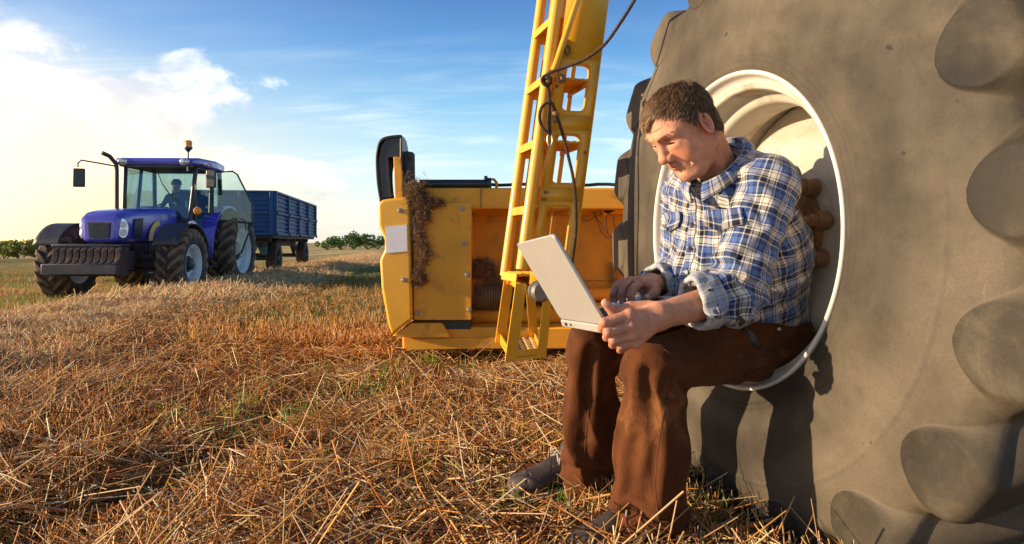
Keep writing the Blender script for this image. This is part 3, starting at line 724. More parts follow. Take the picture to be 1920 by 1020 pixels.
for p_, q_, wd in ((A, TA, .042), (B, TBp, .034), (Cc, TC, .040), (Dd, TD, .036)):
    obj('step_hanger', MB().bar(p_, q_, wd, .007, up=tuple(EW)), yellow, ladder, world_xyz=True)
tp = MB(); lo = np.array([0, 0, -.030])
tp.hexa([TA, TA+lo*.25, TC, TC+lo*.25, TBp, TBp+lo*.25, TD, TD+lo*.25]); 
for p_, q_ in ((TA, TC), (TA, TBp)): tp.hexa([p_, p_+lo, q_, q_+lo, p_+np.array([.005, .005, 0]), p_+lo+np.array([.005, .005, 0]), q_+np.array([.005, .005, 0]), q_+lo+np.array([.005, .005, 0])])
for i in range(4):
    for j in range(7):
        f1, f2 = (i+.5)/4, (j+.5)/7; c = (TA*(1-f1)+TBp*f1)*(1-f2)+(TC*(1-f1)+TD*f1)*f2; tp.lathe([(.010, 0), (.007, .006), (.0045, .006), (.004, .0)], c, (0, 0, 1), 8)
obj('step', tp, yellow, ladder, world_xyz=True, smooth=35)
ro = MB().lathe([(.0, -.03), (.030, -.03), (.038, -.022), (.038, -.012), (.026, -.008), (.026, .008), (.038, .012), (.038, .022), (.030, .03), (0, .03)], PX(1012, 546, 2.47), EW, 32)
obj('roller', ro, steel, ladder, smooth=40, world_xyz=True)

# ------------------------------------------------------------------ rope
ropem = mat('dark tarred rope', (.055, .030, .020), rough=.85, var=.3, scale=40, bump=.6, bscale=220, dirt=(.13, .075, .05), dthr=(.5, .7), dscale=60)
def rope_mesh(mb, pts, r=.0056, pitch=.029, n=10):
    P = spline(pts, 14); s = np.r_[0, np.cumsum(np.linalg.norm(np.diff(P, axis=0), axis=1))]
    ns = max(8, int(s[-1]/.0035)); ss = np.linspace(0, s[-1], ns); P = np.stack([np.interp(ss, s, P[:, k]) for k in range(3)], 1)
    T = np.gradient(P, axis=0); T /= np.linalg.norm(T, axis=1)[:, None]
    u = np.cross(T[0], (0, 1., 0)); u /= np.linalg.norm(u); us = []
    for i in range(ns):
        u = u-T[i]*np.dot(u, T[i]); u /= np.linalg.norm(u); us.append(u)
    us = np.array(us); vs = np.cross(T, us)
    for k in range(3):
        a = ss/pitch*2*math.pi+k*2*math.pi/3
        mb.tube(P+us*(np.cos(a)*r*.55)[:, None]+vs*(np.sin(a)*r*.55)[:, None], r*.62, 6)
    return mb
rope = MB(); Yr = 2.49
R1 = [PX(1200, -18, 2.312), PX(1188, 3, 2.329), PX(1165, 40, 2.363), PX(1133, 84, 2.405), PX(1095, 112, 2.440), PX(1060, 126, 2.465), PX(1032, 136, 2.482), PX(1019, 146, Yr), PX(1018, 156, Yr-.01), PX(1027, 160, Yr-.02), PX(1033, 152, Yr-.03), PX(1026, 146, Yr-.03), PX(1020, 152, Yr-.02),
      PX(1028, 166, Yr-.01), PX(1030, 185, Yr), PX(1030, 210, Yr), PX(1030, 230, Yr), PX(1031, 250, Yr)]
rope_mesh(rope, R1)
rope_mesh(rope, [PX(1032, 252, Yr-.01), PX(1020, 243, Yr-.01), PX(1012, 225, Yr-.01), PX(1014, 205, Yr-.015), PX(1024, 193, Yr-.02), PX(1034, 193, Yr-.02), PX(1040, 205, Yr-.01), PX(1043, 216, Yr), PX(1050, 235, Yr+.005), PX(1058, 262, Yr), PX(1066, 295, Yr-.005), PX(1075, 335, Yr-.01), PX(1079, 375, Yr-.01), PX(1080, 410, Yr-.005), PX(1079, 440, Yr), PX(1075, 470, Yr), PX(1071, 500, Yr)])
rope_mesh(rope, [PX(1021, 142, Yr-.02), PX(1016, 150, Yr-.03), PX(1021, 158, Yr-.035), PX(1030, 158, Yr-.03), PX(1033, 148, Yr-.02), PX(1026, 142, Yr-.015)])
ro_ = obj('rope', rope, ropem, smooth=180)
tag(ro_, 'dark twisted rope knotted to the yellow ladder and looping down its side', 'rope')
cb = MB(); ca, cb2 = PX(1030, 252, Yr-.005), PX(1032, 272, Yr-.005); mid = (ca+cb2)/2
pts = [mid+np.array([.009*math.cos(a), 0, .0235*math.sin(a)+.010*math.sin(a)*0]) for a in np.linspace(0, 2*math.pi, 25)]
cb.tube(pts, .0028, 8, cap=False)
obj('carabiner', cb, mat('pale worn metal', (.62, .52, .38), rough=.35, metal=.8, var=.2), ro_, smooth=60)
kn = MB().lathe([(.0, -.008), (.012, -.006), (.015, 0), (.012, .006), (0, .008)], PX(1042, 214, Yr-.012), (.3, .2, 1), 14)
obj('wooden_stopper', kn, mat('old wood', (.22, .12, .06), rough=.8, var=.3, bump=.3), ro_, smooth=60)

# ------------------------------------------------------------------ header behind the ladder
HY = 4.40
header = thing('harvester_header', 'wide dusty yellow harvester header with a black end guard standing behind the ladder', 'harvester header', (0, 4.6, 0))
def hx(px, Y=HY): return (px-960)/1280*Y
def hz(py, Y=HY): return CAMH-(py-455)/1280*Y
def rbox(x0, x1, y0, y1, z0, z1): return MB().box(((x0+x1)/2, (y0+y1)/2, (z0+z1)/2), (x1-x0, y1-y0, z1-z0))
# end shield: outline seen from behind, deep towards the front
ol = [(708, 384), (716, 374), (757, 369), (768, 369), (773, 600), (766, 604), (735, 628), (727, 608), (715, 540), (712, 488), (721, 468), (721, 450), (710, 424)]
P = [(hx(a, 4.34), 4.34, hz(b, 4.34)) for a, b in ol]
sh = MB().prism(P, (0, 0, 0), (-.05, 1.5, 0))
obj('end_shield', sh, yellow, header, bevel=.016, world_xyz=True, seg=3)
lt = MB(); G = [PX(736, 629, 4.335), PX(769, 604, 4.335), PX(826, 600, 4.40), PX(858, 632, 4.40), PX(780, 640, 4.36)]
obj('lower_skirt', MB().prism([PX(735, 630, 4.36), PX(772, 606, 4.36), PX(828, 606, 4.38), PX(846, 634, 4.38), PX(770, 634, 4.36)], (0, 0, 0), (0, .5, 0)), yellow2, header, bevel=.008, world_xyz=True)
refl = MB().prism([(hx(a, 4.335), 4.334, hz(b, 4.335)) for a, b in ((723, 425), (763, 421), (764, 471), (724, 475))], (0, 0, 0), (0, .004, 0))
obj('reflector', refl, mat('white reflector sheet', (.78, .76, .78), rough=.35, var=.04, bump=.15, bscale=120, dirt=(.45, .40, .36), dthr=(.6, .85), dscale=14), header, world_xyz=True)
pn = rbox(hx(776, 4.40), hx(884, 4.40), 4.385, 4.42, hz(600, 4.40), hz(380, 4.40))
o = obj('rear_panel', pn, yellow2, header, bevel=.006, world_xyz=True)
obj('gearbox_side', rbox(hx(780), hx(878), 4.425, 4.95, hz(597), hz(383)), yellow2, header, bevel=.01, world_xyz=True)
obj('seam_gap', rbox(hx(773.5), hx(776), 4.40, 4.6, hz(600), hz(372)), blackp, header, world_xyz=True)
for px, py in ((867, 391), (871, 457), (876, 515), (880, 581), (782, 587), (750, 395), (757, 525)):
    c = PX(px, py, 4.38 if px > 770 else 4.33); hb_ = MB().cyl(c+np.array([0, .004, 0]), (0, 1, 0), .017, .006, 20); hb_.cyl(c+np.array([0, -.004, 0]), (0, 1, 0), .0115, .012, 6); obj('bolt', hb_, steel, header, bevel=.0015, world_xyz=True)
tb = rbox(hx(775, 4.5), 3.3, 4.50, 4.66, hz(392, 4.5), hz(352, 4.5))
obj('top_beam', tb, yellow2, header, bevel=.012, world_xyz=True)
obj('beam_seam', rbox(hx(901, 4.5), hx(902, 4.5)+.002, 4.495, 4.5, hz(391, 4.5), hz(353, 4.5)), boltm, header, world_xyz=True)
tl = MB(); xs_ = np.linspace(hx(790, 4.6), 3.3, 60); tl.tube([(x, 4.60+.01*math.sin(5*x), hz(349, 4.6)+.010+.004*math.sin(23*x)) for x in xs_], .011, 8)
obj('rubber_seal', tl, rubber, header, smooth=60, world_xyz=True)
pp = MB().cyl(((hx(786, 4.52)+hx(915, 4.52))/2, 4.56, hz(345, 4.56)), (1, 0, 0), .030, hx(915, 4.52)-hx(786, 4.52), 24)
pp.cyl((hx(917, 4.56), 4.56, hz(345, 4.56)), (1, 0, 0), .042, .03, 20); pp.cyl((hx(911, 4.56), 4.56, hz(337, 4.56)), (0, 0, 1), .012, .05, 10)
obj('black_cylinder', pp, blackp, header, smooth=40, world_xyz=True)
br = MB().tube([(hx(905, 4.55)+.0, 4.55, hz(352, 4.55)), (hx(905, 4.55), 4.55, hz(344, 4.55))], .014, 8)
g = MB(); arc = [(hx(917, 4.56)+.0, hz(352, 4.56)), (hx(917, 4.56), hz(336, 4.56)), (hx(926, 4.56), hz(336, 4.56)), (hx(931, 4.56), hz(342, 4.56)), (hx(931, 4.56), hz(352, 4.56))]
g.tube([(x, 4.575, z) for x, z in arc], .010, 8)
obj('lifting_eye', g, yellow2, header, smooth=50, world_xyz=True)
# black end guard: rounded shell, hollow on the inside
def guard(x0, x1, y0, y1, z0, z1):
    n = 14; G = []
    for i in range(n+1):
        a = math.pi/2*i/n; zz_ = z1-.055*(1-math.sin(a)) ; yy_ = y0+.0*a
        G.append(a)
    sec = [(x1, z0-.0), (x1, (z0+z1)/2), (x1, z1-.06), (x1, z1-.012), (x1-.01, z1), (x0+.06, z1-.012), (x0+.022, z1-.04), (x0+.006, z1-.09), (x0, z1-.16), (x0+.008, z0+.12), (x0+.03, z0-.02)]
    return sec
sec = guard(hx(708, 4.45), hx(754, 4.45), 4.40, 5.2, hz(378, 4.45), hz(256, 4.45))
sp_ = spline([(a, b, 0) for a, b in sec], 4)[:, :2]
rings = []
for yy_, sc_ in ((4.40, .97), (4.41, 1.), (4.52, 1.), (4.60, .97), (4.66, .88), (4.70, .70)):
    c = np.array([hx(756, 4.45), hz(378, 4.45)]); rings.append([(c[0]+(a-c[0])*sc_, yy_, c[1]+(b-c[1])*sc_) for a, b in sp_])
gmb = MB().grid(rings)
obj('end_guard', gmb, blackp, header, smooth=60, world_xyz=True, solid=.012)
back = MB().prism([(hx(a, 4.45), 4.405, hz(b, 4.45)) for a, b in ((712, 300), (717, 275), (726, 262), (753, 259), (753, 296), (731, 297), (730, 300), (736, 371), (718, 371))], (0, 0, 0), (0, .012, 0))
obj('guard_lip', back, blackp, header, bevel=.004, world_xyz=True)
obj('guard_post', MB().prism([(hx(a, 4.42), 4.39, hz(b, 4.42)) for a, b in ((739, 295), (753, 295), (757, 370), (742, 372))], (0, 0, 0), (0, .05, 0)), yellow2, header, bevel=.004, world_xyz=True)
obj('guard_backing', MB().prism([(hx(a, 4.6), 4.75, hz(b, 4.6)) for a, b in ((735, 300), (757, 292), (760, 372), (738, 375))], (0, 0, 0), (0, .02, 0)), blackp, header, world_xyz=True)
obj('upright_plate', MB().prism([(hx(a, 4.5), 4.50, hz(b, 4.5)) for a, b in ((757, 286), (761, 283), (774, 285), (777, 289), (778, 372), (760, 372))], (0, 0, 0), (0, .03, 0)).cyl((hx(768, 4.5), 4.495, hz(295, 4.5)), (0, 1, 0), .012, .012, 8), blackp, header, bevel=.004, world_xyz=True)
# recessed back wall and what hangs in front of it
grimy_shaded = mat('grimy yellow paint', (.62, .30, .022), rough=.65, var=.22, scale=3, bump=.1, bscale=30, dirt=(.22, .11, .03), dthr=(.55, .80), dscale=5)  # grime, plus the shade of the recess darkened into the paint colour
obj('back_wall', rbox(hx(880, 4.9), 3.3, 4.90, 4.93, .14, hz(395, 4.9)), grimy_shaded, header, world_xyz=True)
obj('upper_recess', MB().prism([(hx(885, 4.6), 4.66, hz(392, 4.66)), (hx(885, 4.6), 4.89, hz(405, 4.89)), (hx(885, 4.6), 4.89, hz(392, 4.66))], (0, 0, 0), (3.5, 0, 0)), yellow2, header, world_xyz=True)
wallseam = MB()
for k in range(9):
    x0 = hx(1080, 4.88)+k*.085; wallseam.box((x0, 4.893, hz(526, 4.89)), (.06, .006, .006))
obj('wall_slot', wallseam, boltm, header, world_xyz=True)
obj('auger_tube', MB().cyl(((hx(885, 4.7)+3.3)/2, 4.72, hz(588, 4.72)), (1, 0, 0), .075, 3.3-hx(885, 4.7), 28), yellow2, header, smooth=40, world_xyz=True)
obj('upper_tube', MB().cyl((1.6, 4.80, hz(552, 4.8)), (1, 0, 0), .045, 3.4, 24), yellow2, header, smooth=40, world_xyz=True)
ho = []; x0, x1 = hx(890, 4.66), hx(947, 4.66)
for k in range(12*8+1):
    f = k/96; ho.append((.088+.010*math.cos(f*12*2*math.pi), x0+f*(x1-x0)))
obj('ribbed_hose', MB().lathe(ho, (0, 4.62, hz(556, 4.62)), (1, 0, 0), 36), mat('dusty ribbed rubber', (.16, .10, .05), rough=.8, var=.25, dirt=(.33, .19, .08), dthr=(.4, .65), dscale=9, bump=.2), header, smooth=180, world_xyz=True)
obj('hose_collar', MB().cyl((hx(954, 4.62), 4.62, hz(556, 4.62)), (1, 0, 0), .085, .10, 30).cyl((hx(1010, 4.62), 4.64, hz(556, 4.62)), (1, 0, 0), .065, .4, 30), blackp, header, smooth=40, world_xyz=True)
obj('bottom_beam', MB().box(((hx(753)+3.3)/2, 4.54, (hz(655, 4.42)+hz(614, 4.42))/2), (3.3-hx(753), .22, hz(614, 4.42)-hz(655, 4.42))), yellow2, header, bevel=.012, world_xyz=True)
obj('beam_foot', MB().prism([PX(757, 636, 4.405), PX(950, 632, 4.405), PX(955, 651, 4.405), PX(762, 656, 4.405)], (0, 0, 0), (0, .02, 0)), yellow2, header, world_xyz=True)
obj('dark_gap', rbox(hx(806, 4.5), hx(884, 4.5), 4.43, 4.6, hz(615, 4.5), hz(600, 4.5)), blackp, header, world_xyz=True)
bk = MB().bar(PX(1147, 492, 4.86), PX(1156, 535, 4.86), .035, .012, up=(0, 1, 0)); bk.cyl(PX(1150, 505, 4.845), (0, 1, 0), .010, .014, 8).cyl(PX(1153, 522, 4.845), (0, 1, 0), .010, .014, 8)
obj('bracket', bk, boltm, header, world_xyz=True)
cp = MB().box(PX(1148, 393, 4.74), (.16, .08, .06)).box(PX(1133, 388, 4.70), (.03, .06, .12))
obj('coupling_block', cp, yellow2, header, bevel=.006, world_xyz=True)
hq = MB(); hq.tube(spline([PX(1135, 395, 4.68), PX(1145, 392, 4.66), PX(1158, 384, 4.62), PX(1175, 372, 4.6), PX(1220, 372, 4.6), PX(1300, 385, 4.6)], 6), .022, 12)
for k in range(4): hq.cyl(PX(1139+k*4.5, 394-k*2.4, 4.67), (.85, 0, .5), .028, .010, 12)
obj('hydraulic_hose', hq, rubber, header, smooth=60, world_xyz=True)
for pts in ([(1114, 390), (1118, 410), (1132, 440), (1150, 446), (1168, 444), (1170, 420)], [(1137, 404), (1138, 430), (1144, 442), (1160, 446), (1168, 436)], [(1150, 404), (1153, 425), (1165, 440)], [(1085, 400), (1100, 414), (1120, 404), (1140, 398)], [(1120, 388), (1110, 396), (1128, 420), (1133, 430)]):
    wr = MB().tube(spline([PX(a, b, 4.72+.02*random.random()) for a, b in pts], 6), .0045, 6); obj('loose_wire', wr, boltm, header, smooth=60, world_xyz=True)
obj('feeder_house', MB().box((1.6, 4.2, .55), (.9, 1.3, .7)), yellow2, header, bevel=.02, world_xyz=True)

# chaff and straw caught on the header
def chaff(label, regions, n, Y, cat='straw clump', pal=((.20, .11, .055), (.30, .17, .08), (.12, .065, .035), (.42, .26, .12))):
    Vs = []
    pts = []; wts = np.array([r[4] for r in regions], float); wts /= wts.sum()
    ri = RNG.choice(len(regions), n, p=wts); rg = np.array([r[:4] for r in regions])[ri]
    px = rg[:, 0]+rg[:, 2]*RNG.normal(0, .55, n); py = rg[:, 1]+rg[:, 3]*RNG.normal(0, .55, n)
    yy = Y-RNG.uniform(0, 1, n)**2*.055*(.4+.9*RNG.uniform(0, 1, n))
    P0 = np.stack([(px-960)/1280*yy, yy, CAMH-(py-455)/1280*yy], -1)
    kp = (snoise(P0*np.array([1, .3, 1]), 9, 3, 3)+RNG.normal(0, .25, n)) > -.05; P0, n = P0[kp], int(kp.sum())
    D = RNG.normal(size=(n, 3)); D[:, 1] *= .35; D /= np.linalg.norm(D, axis=1)[:, None]
    L = RNG.uniform(.010, .040, n)*np.where(RNG.uniform(0, 1, n) < .06, 2.6, 1.); W = RNG.uniform(.0007, .0016, n); bend = RNG.normal(0, .3, (n, 3))*L[:, None]; bend[:, 1] = -np.abs(bend[:, 1])
    P0 -= D*(L/2)[:, None]; pal = np.array(pal); cols = pal[RNG.integers(0, len(pal), n)]*RNG.uniform(.7, 1.3, (n, 1))
    V, F, C = ribbons(P0, D, L, W, bend, cols, seg=2)
    # a lumpy core so the wad has a body
    o = obj('straw_wad', (V, F), smat, cols=C); tag(o, label, cat, 'wads of chaff caught on the header', 'stuff')
    return o
chaff('brown wad of chaff packed between the black guard and the rear panel', [(778, 360, 16, 26, 3), (790, 400, 14, 30, 2), (786, 440, 12, 34, 2.4), (790, 470, 12, 26, 1.4), (805, 380, 28, 7, 1), (785, 345, 10, 14, 1.5)], 15000, 4.375)
chaff('small wad of chaff stuck low on the rear panel', [(790, 524, 12, 9, 1), (782, 518, 6, 10, .6)], 2200, 4.375)
chaff('nest of dry straw lying on the ribbed hose', [(905, 505, 22, 16, 3), (885, 492, 12, 10, 1), (925, 522, 14, 8, 1)], 7000, 4.62, pal=((.34, .18, .07), (.48, .28, .12), (.22, .11, .05), (.58, .38, .18)))
# ------------------------------------------------------------------ laptop
alum = mat('brushed silver laptop shell', (.50, .48, .45), rough=.42, metal=.35, var=.04, scale=8, bump=.04, bscale=400, dirt=(.40, .36, .31), dthr=(.62, .9), dscale=18)
darkpl = mat('dark laptop trim', (.03, .03, .033), rough=.35, var=.1)
keym = mat('black laptop keys', (.025, .025, .028), rough=.5, var=.1)
scrm = mat('dark glossy screen', (.01, .011, .013), rough=.08, var=0)
LC = PX(1142, 609, 1.60); LD_ = PX(1057, 597, 1.93)            # near and far ends of the hinge
lx = unit(LD_-LC); Wl = .345
toward = unit(np.array([.955, .24, .27])); toward = unit(toward-lx*np.dot(toward, lx)); lup = unit(np.cross(lx, toward)); lup = lup if lup[2] > 0 else -lup
lidA = PX(968, 452, 1.895); lidB = PX(1055, 440, 1.57)
lv = unit((lidA+lidB)/2-(LC+LD_)/2); lv = unit(lv-lx*np.dot(lv, lx)); ln = unit(np.cross(lx, lv)); ln = ln if np.dot(ln, toward) < 0 else -ln   # outward face of the lid (away from the man)
laptop = thing('laptop', 'open silver laptop on the seated man\'s knees', 'laptop', tuple((LC+LD_)/2))
def rslab(mb, o, ux, uy, uz, w_, h_, t_, r, n=6):
    """rounded slab, ux*w by uy*h, thickness t along uz from o"""
    P = [o+ux*a+uy*b for a, b in rounded(0, 0, w_, h_, r, n)]; return mb.prism(P, (0, 0, 0), uz*t_)
obj('lid', rslab(MB(), LC+lv*.004, lx, lv, ln, Wl, .246, .0085, .014), alum, laptop, bevel=.0022, world_xyz=True, seg=3)
obj('screen', rslab(MB(), LC+lx*.012+lv*.020-ln*.0016, lx, lv, ln, Wl-.024, .215, .001, .002), scrm, laptop, world_xyz=True)
obj('bezel', rslab(MB(), LC+lx*.002+lv*.008-ln*.0006, lx, lv, ln, Wl-.004, .238, .0006, .012), darkpl, laptop, world_xyz=True)
base_o = LC-toward*.012-lup*.020
obj('keyboard_base', rslab(MB(), base_o, lx, toward, lup, Wl, .245, .020, .012), alum, laptop, bevel=.003, world_xyz=True, seg=3)
kb = MB()
for r_ in range(5):
    for c_ in range(14):
        kb.box(base_o+lup*.0208+lx*(.022+c_*.0212)+toward*(.045+r_*.0195), (.018, .0165, .0022), np.array([lx, toward, lup]).T)
obj('keyboard', kb, keym, laptop, bevel=.001, world_xyz=True)
obj('touchpad', rslab(MB(), base_o+lup*.0202+lx*.12+toward*.160, lx, toward, lup, .10, .065, .0006, .004), darkpl, laptop, world_xyz=True)
for q_ in (.05, Wl-.05): obj('hinge', MB().cyl(LC+lx*q_+lup*.003, lx, .0075, .05, 16), darkpl, laptop, smooth=40, world_xyz=True)
for q_, w_ in ((.055, .014), (.095, .008)): obj('port', MB().box(base_o+lup*.010+lx*(Wl-q_)-toward*.001, (w_, .004, w_*.5+.001), np.array([lx, toward, lup]).T), darkpl, laptop, world_xyz=True)

# ------------------------------------------------------------------ tractor
blue = mat('glossy blue tractor paint', (.085, .075, .52), rough=.28, var=.06, scale=3, coat=.6, dirt=(.16, .12, .12), dthr=(.62, .9), dscale=5)
tdark = mat('dark tractor frame paint', (.028, .030, .045), rough=.5, var=.25, scale=5, dirt=(.12, .09, .06), dthr=(.5, .8), dscale=6)
wdark = mat('dusty iron weight', (.048, .036, .042), rough=.85, spec=.2, var=.3, scale=6, dirt=(.16, .10, .06), dthr=(.48, .8), dscale=7)
tgrey = mat('cab frame black', (.018, .02, .028), rough=.4, var=.15)
trub = mat('tractor tyre rubber', (.030, .027, .027), rough=.8, var=.25, scale=4, bump=.2, dirt=(.15, .105, .065), dthr=(.42, .72), dscale=7)
lugd = mat('dusty tyre lug', (.17, .115, .072), rough=.85, var=.3, scale=6)
rimw = mat('pale tractor wheel paint', (.62, .66, .70), rough=.4, var=.1, dirt=(.3, .25, .2), dthr=(.55, .8), dscale=5)
glass = bpy.data.materials.new('tinted cab glass'); glass.use_nodes = True
t = NT(glass.node_tree); t.n.clear(); out = t.new('ShaderNodeOutputMaterial'); gl = t.new('ShaderNodeBsdfGlossy'); gl.inputs['Roughness'].default_value = .03; tr = t.new('ShaderNodeBsdfTransparent'); tr.inputs[0].default_value = (.74, .86, .87, 1)
fz = t.new('ShaderNodeLayerWeight'); fz.inputs[0].default_value = .32; mx = t.new('ShaderNodeMixShader'); t.l.new(t.math('MULTIPLY_ADD', fz.outputs[1], .6, .06), mx.inputs[0]); t.l.new(tr.outputs[0], mx.inputs[1]); t.l.new(gl.outputs[0], mx.inputs[2]); t.l.new(mx.outputs[0], out.inputs[0])
lamp_g = mat('lamp glass', (.55, .58, .62), rough=.08, metal=.55, var=.15, scale=30, spec=.8)
orange_g = mat('amber lens', (.85, .30, .02), rough=.2, var=.05, spec=.7)
mirror_m = mat('mirror back', (.03, .03, .035), rough=.4)
decal_y = mat('yellow decal', (.78, .52, .03), rough=.35, var=.05, coat=.4)
decal_w = mat('pale blue lettering', (.45, .55, .80), rough=.35, var=.05)

def ag_wheel(parent, c, R, W, rim_r, nl, lugh, front=True, side=1):
    """tractor wheel, axle along local y; the outer side is +y*side"""
    w_ = sub_local('wheel', parent, c)
    pr = [(rim_r, W*.40), (rim_r+.02, W*.47), (R*.70, W*.52), (R*.82, W*.50), (R*.91, W*.44), (R-lugh, W*.28), (R-lugh*.8, 0)]
    pr = pr+[(r, -x) for r, x in pr[-2::-1]]
    obj('tyre', MB().lathe([tuple(p[:2]) for p in spline([(r, x, 0) for r, x in pr], 3)], (0, 0, 0), (0, side, 0), 64), trub, w_, smooth=180)
    lg = MB()
    for k in range(nl):
        for s in (1, -1):
            a0 = (k+(.5 if s < 0 else 0))*2*math.pi/nl; pts = []
            rows = []
            for f, xw, rr, ho_ in ((0, .02, R-lugh*.1, 0), (.35, W*.20, R, .10), (.7, W*.40, R-.01, .21), (.95, W*.50, R*.93, .27), (1.0, W*.52, R*.86, .28)):
                hw = .030+.018*f; a = a0-ho_*s*0-ho_*1.15*(1 if True else -1)
                inn = rr-lugh*1.5
                q_ = []
                for da, rad in ((-hw, inn), (-hw*.75, rr), (hw*.75, rr), (hw, inn)):
                    aa = a+da/rr*1.2; q_.append((rad*math.sin(aa), s*xw, rad*math.cos(aa)))
                rows.append(q_)
            lg.grid(rows)
            lg.add(rows[0], [(0, 1, 2, 3)]); lg.add(rows[-1], [(3, 2, 1, 0)])
    obj('tread_lugs', lg, lugd, w_, smooth=30)
    dsh = .30 if front else .36
    rp_ = [(rim_r+.012, W*.44), (rim_r+.005, W*.465), (rim_r-.012, W*.45), (rim_r-.03, W*.36), (rim_r-.05, W*.33), (rim_r-.06, W*.12), (rim_r-.10, W*.06), (rim_r*.58, W*.14), (rim_r*.55, W*.16), (rim_r*.38, W*.17)]
    full = rp_+[(0, W*.17)]
    obj('rim', MB().lathe(rp_, (0, 0, 0), (0, side, 0), 48), rimw, w_, smooth=35)
    obj('rim', MB().lathe([(r, -x*.98) for r, x in rp_[:6]]+[(rim_r-.10, -W*.0), (rim_r*.4, W*.08)], (0, 0, 0), (0, side, 0), 48), rimw, w_, smooth=35)
    hb_ = MB().lathe([(rim_r*.42, W*.05), (rim_r*.42, W*.20), (rim_r*.34, W*.24), (rim_r*.30, W*.40 if front else W*.26), (.06, W*.44 if front else W*.30), (0, W*.44 if front else W*.30)], (0, 0, 0), (0, side, 0), 28)
    for k in range(8): hb_.cyl((rim_r*.37*math.cos(k*.785), side*W*.245, rim_r*.37*math.sin(k*.785)), (0, 1, 0), .016, .03, 6)
    obj('hub', hb_, tdark, w_, smooth=35)
    return w_
def sub_local(name, parent, loc=(0, 0, 0)):
    o = bpy.data.objects.new(name, None); COL.objects.link(o); o.parent = parent; o.location = loc; o.empty_display_size = .1; return o

# local frame: +x forward, +y the tractor's left, z up; origin on the ground below the front axle
fx_, fy_ = -6.62, 11.70
tractor = thing('tractor', 'blue farm tractor with an open cab door and front weights, towing a trailer', 'tractor', (fx_, fy_, -.165), math.atan2(-1, .045))
T = tractor
for s in (1, -1):
    ag_wheel(T, (0, s*.955, .60), .62, .42, .33, 19, .050, True, s)
    ag_wheel(T, (-2.40, s*.93, .80), .82, .50, .46, 21, .055, False, s)
def mirror_y(pts, s): return [(a, b*s, c) for a, b, c in pts]
# engine and chassis
ch = MB().box((-.35, 0, .72), (1.9, .46, .36)).box((.30, 0, .62), (.55, .34, .30)).box((-1.8, 0, .82), (1.6, .60, .42)).cyl((0, 0, .60), (0, 1, 0), .085, 1.55, 16).cyl((-2.4, 0, .80), (0, 1, 0), .16, 1.4, 18)
for s in (1, -1): ch.box((0, s*.62, .60), (.26, .16, .34)); ch.cyl((.05, s*.38, .50), (0, 1, 0), .035, .5, 10)
obj('chassis', ch, tdark, T, bevel=.015)
en = MB()
for s in (1, -1):
    en.box((-.25, s*.27, .84), (.9, .14, .24)); en.cyl((-.45, s*.33, .78), (1, 0, 0), .07, .3, 12); en.cyl((-.02, s*.33, .86), (0, 0, 1), .05, .2, 12)
    for k in range(5): en.tube([(.35-k*.2, s*.30, .70), (.25-k*.2, s*.35, .80), (.1-k*.2, s*.28, .92)], .012, 6)
obj('engine', en, tdark, T, bevel=.01)
for s in (1, -1): obj('fuel_tank', MB().box((-1.42, s*.44, .62), (.75, .26, .36)), tdark, T, bevel=.05, seg=3)
# weights
wt = MB()
for k in range(10): wt.prism([(.98+a, -.47+k*.104, .45+b) for a, b in ((0, .10), (.05, .0), (.30, .0), (.36, .06), (.36, .20), (.30, .22), (.26, .30), (.26, .40), (.20, .44), (.02, .44), (0, .40))], (0, 0, 0), (0, .092, 0))
obj('front_weights', wt, wdark, T, bevel=.012)
obj('weight_bracket', MB().box((.80, 0, .68), (.42, .9, .30)).box((1.02, 0, .92), (.30, 1.06, .05)).box((1.36, 0, .56), (.03, 1.12, .17)), tdark, T, bevel=.02)
# hood: lofted sections
secs = []
for x, w0, zb, zt, rd in ((.80, .24, 1.02, 1.30, .05), (.78, .30, .99, 1.385, .07), (.68, .335, .97, 1.44, .10), (.45, .345, .955, 1.485, .11), (.0, .36, .94, 1.53, .12), (-.5, .385, .93, 1.565, .12), (-.95, .41, .92, 1.59, .12), (-1.02, .41, .92, 1.59, .12)):
    ring = [(x, y, z) for y, z in rounded(-w0, zb, w0, zt, rd, 5)]
    # crown of the hood and narrower bottom
    ring = [(a, b*(.90+.10*min(1, (c-zb)/.25)), c+.035*(1-(b/w0)**2)*(c > zt-.12)) for a, b, c in ring]; secs.append(ring)
hd = MB().grid(secs, wrap=True); hd.add(secs[0], [tuple(range(len(secs[0])))]); hd.add(secs[-1], [tuple(range(len(secs[-1])))[::-1]])
obj('hood', hd, blue, T, smooth=40)
gr = MB().prism([(.806, a, b) for a, b in ((-.15, 1.03), (.15, 1.03), (.175, 1.29), (-.175, 1.29))], (0, 0, 0), (.014, 0, 0))
for k in range(9): gr.box((.823, 0, 1.05+k*.027), (.008, .30, .010))
obj('grille', gr, tdark, T)
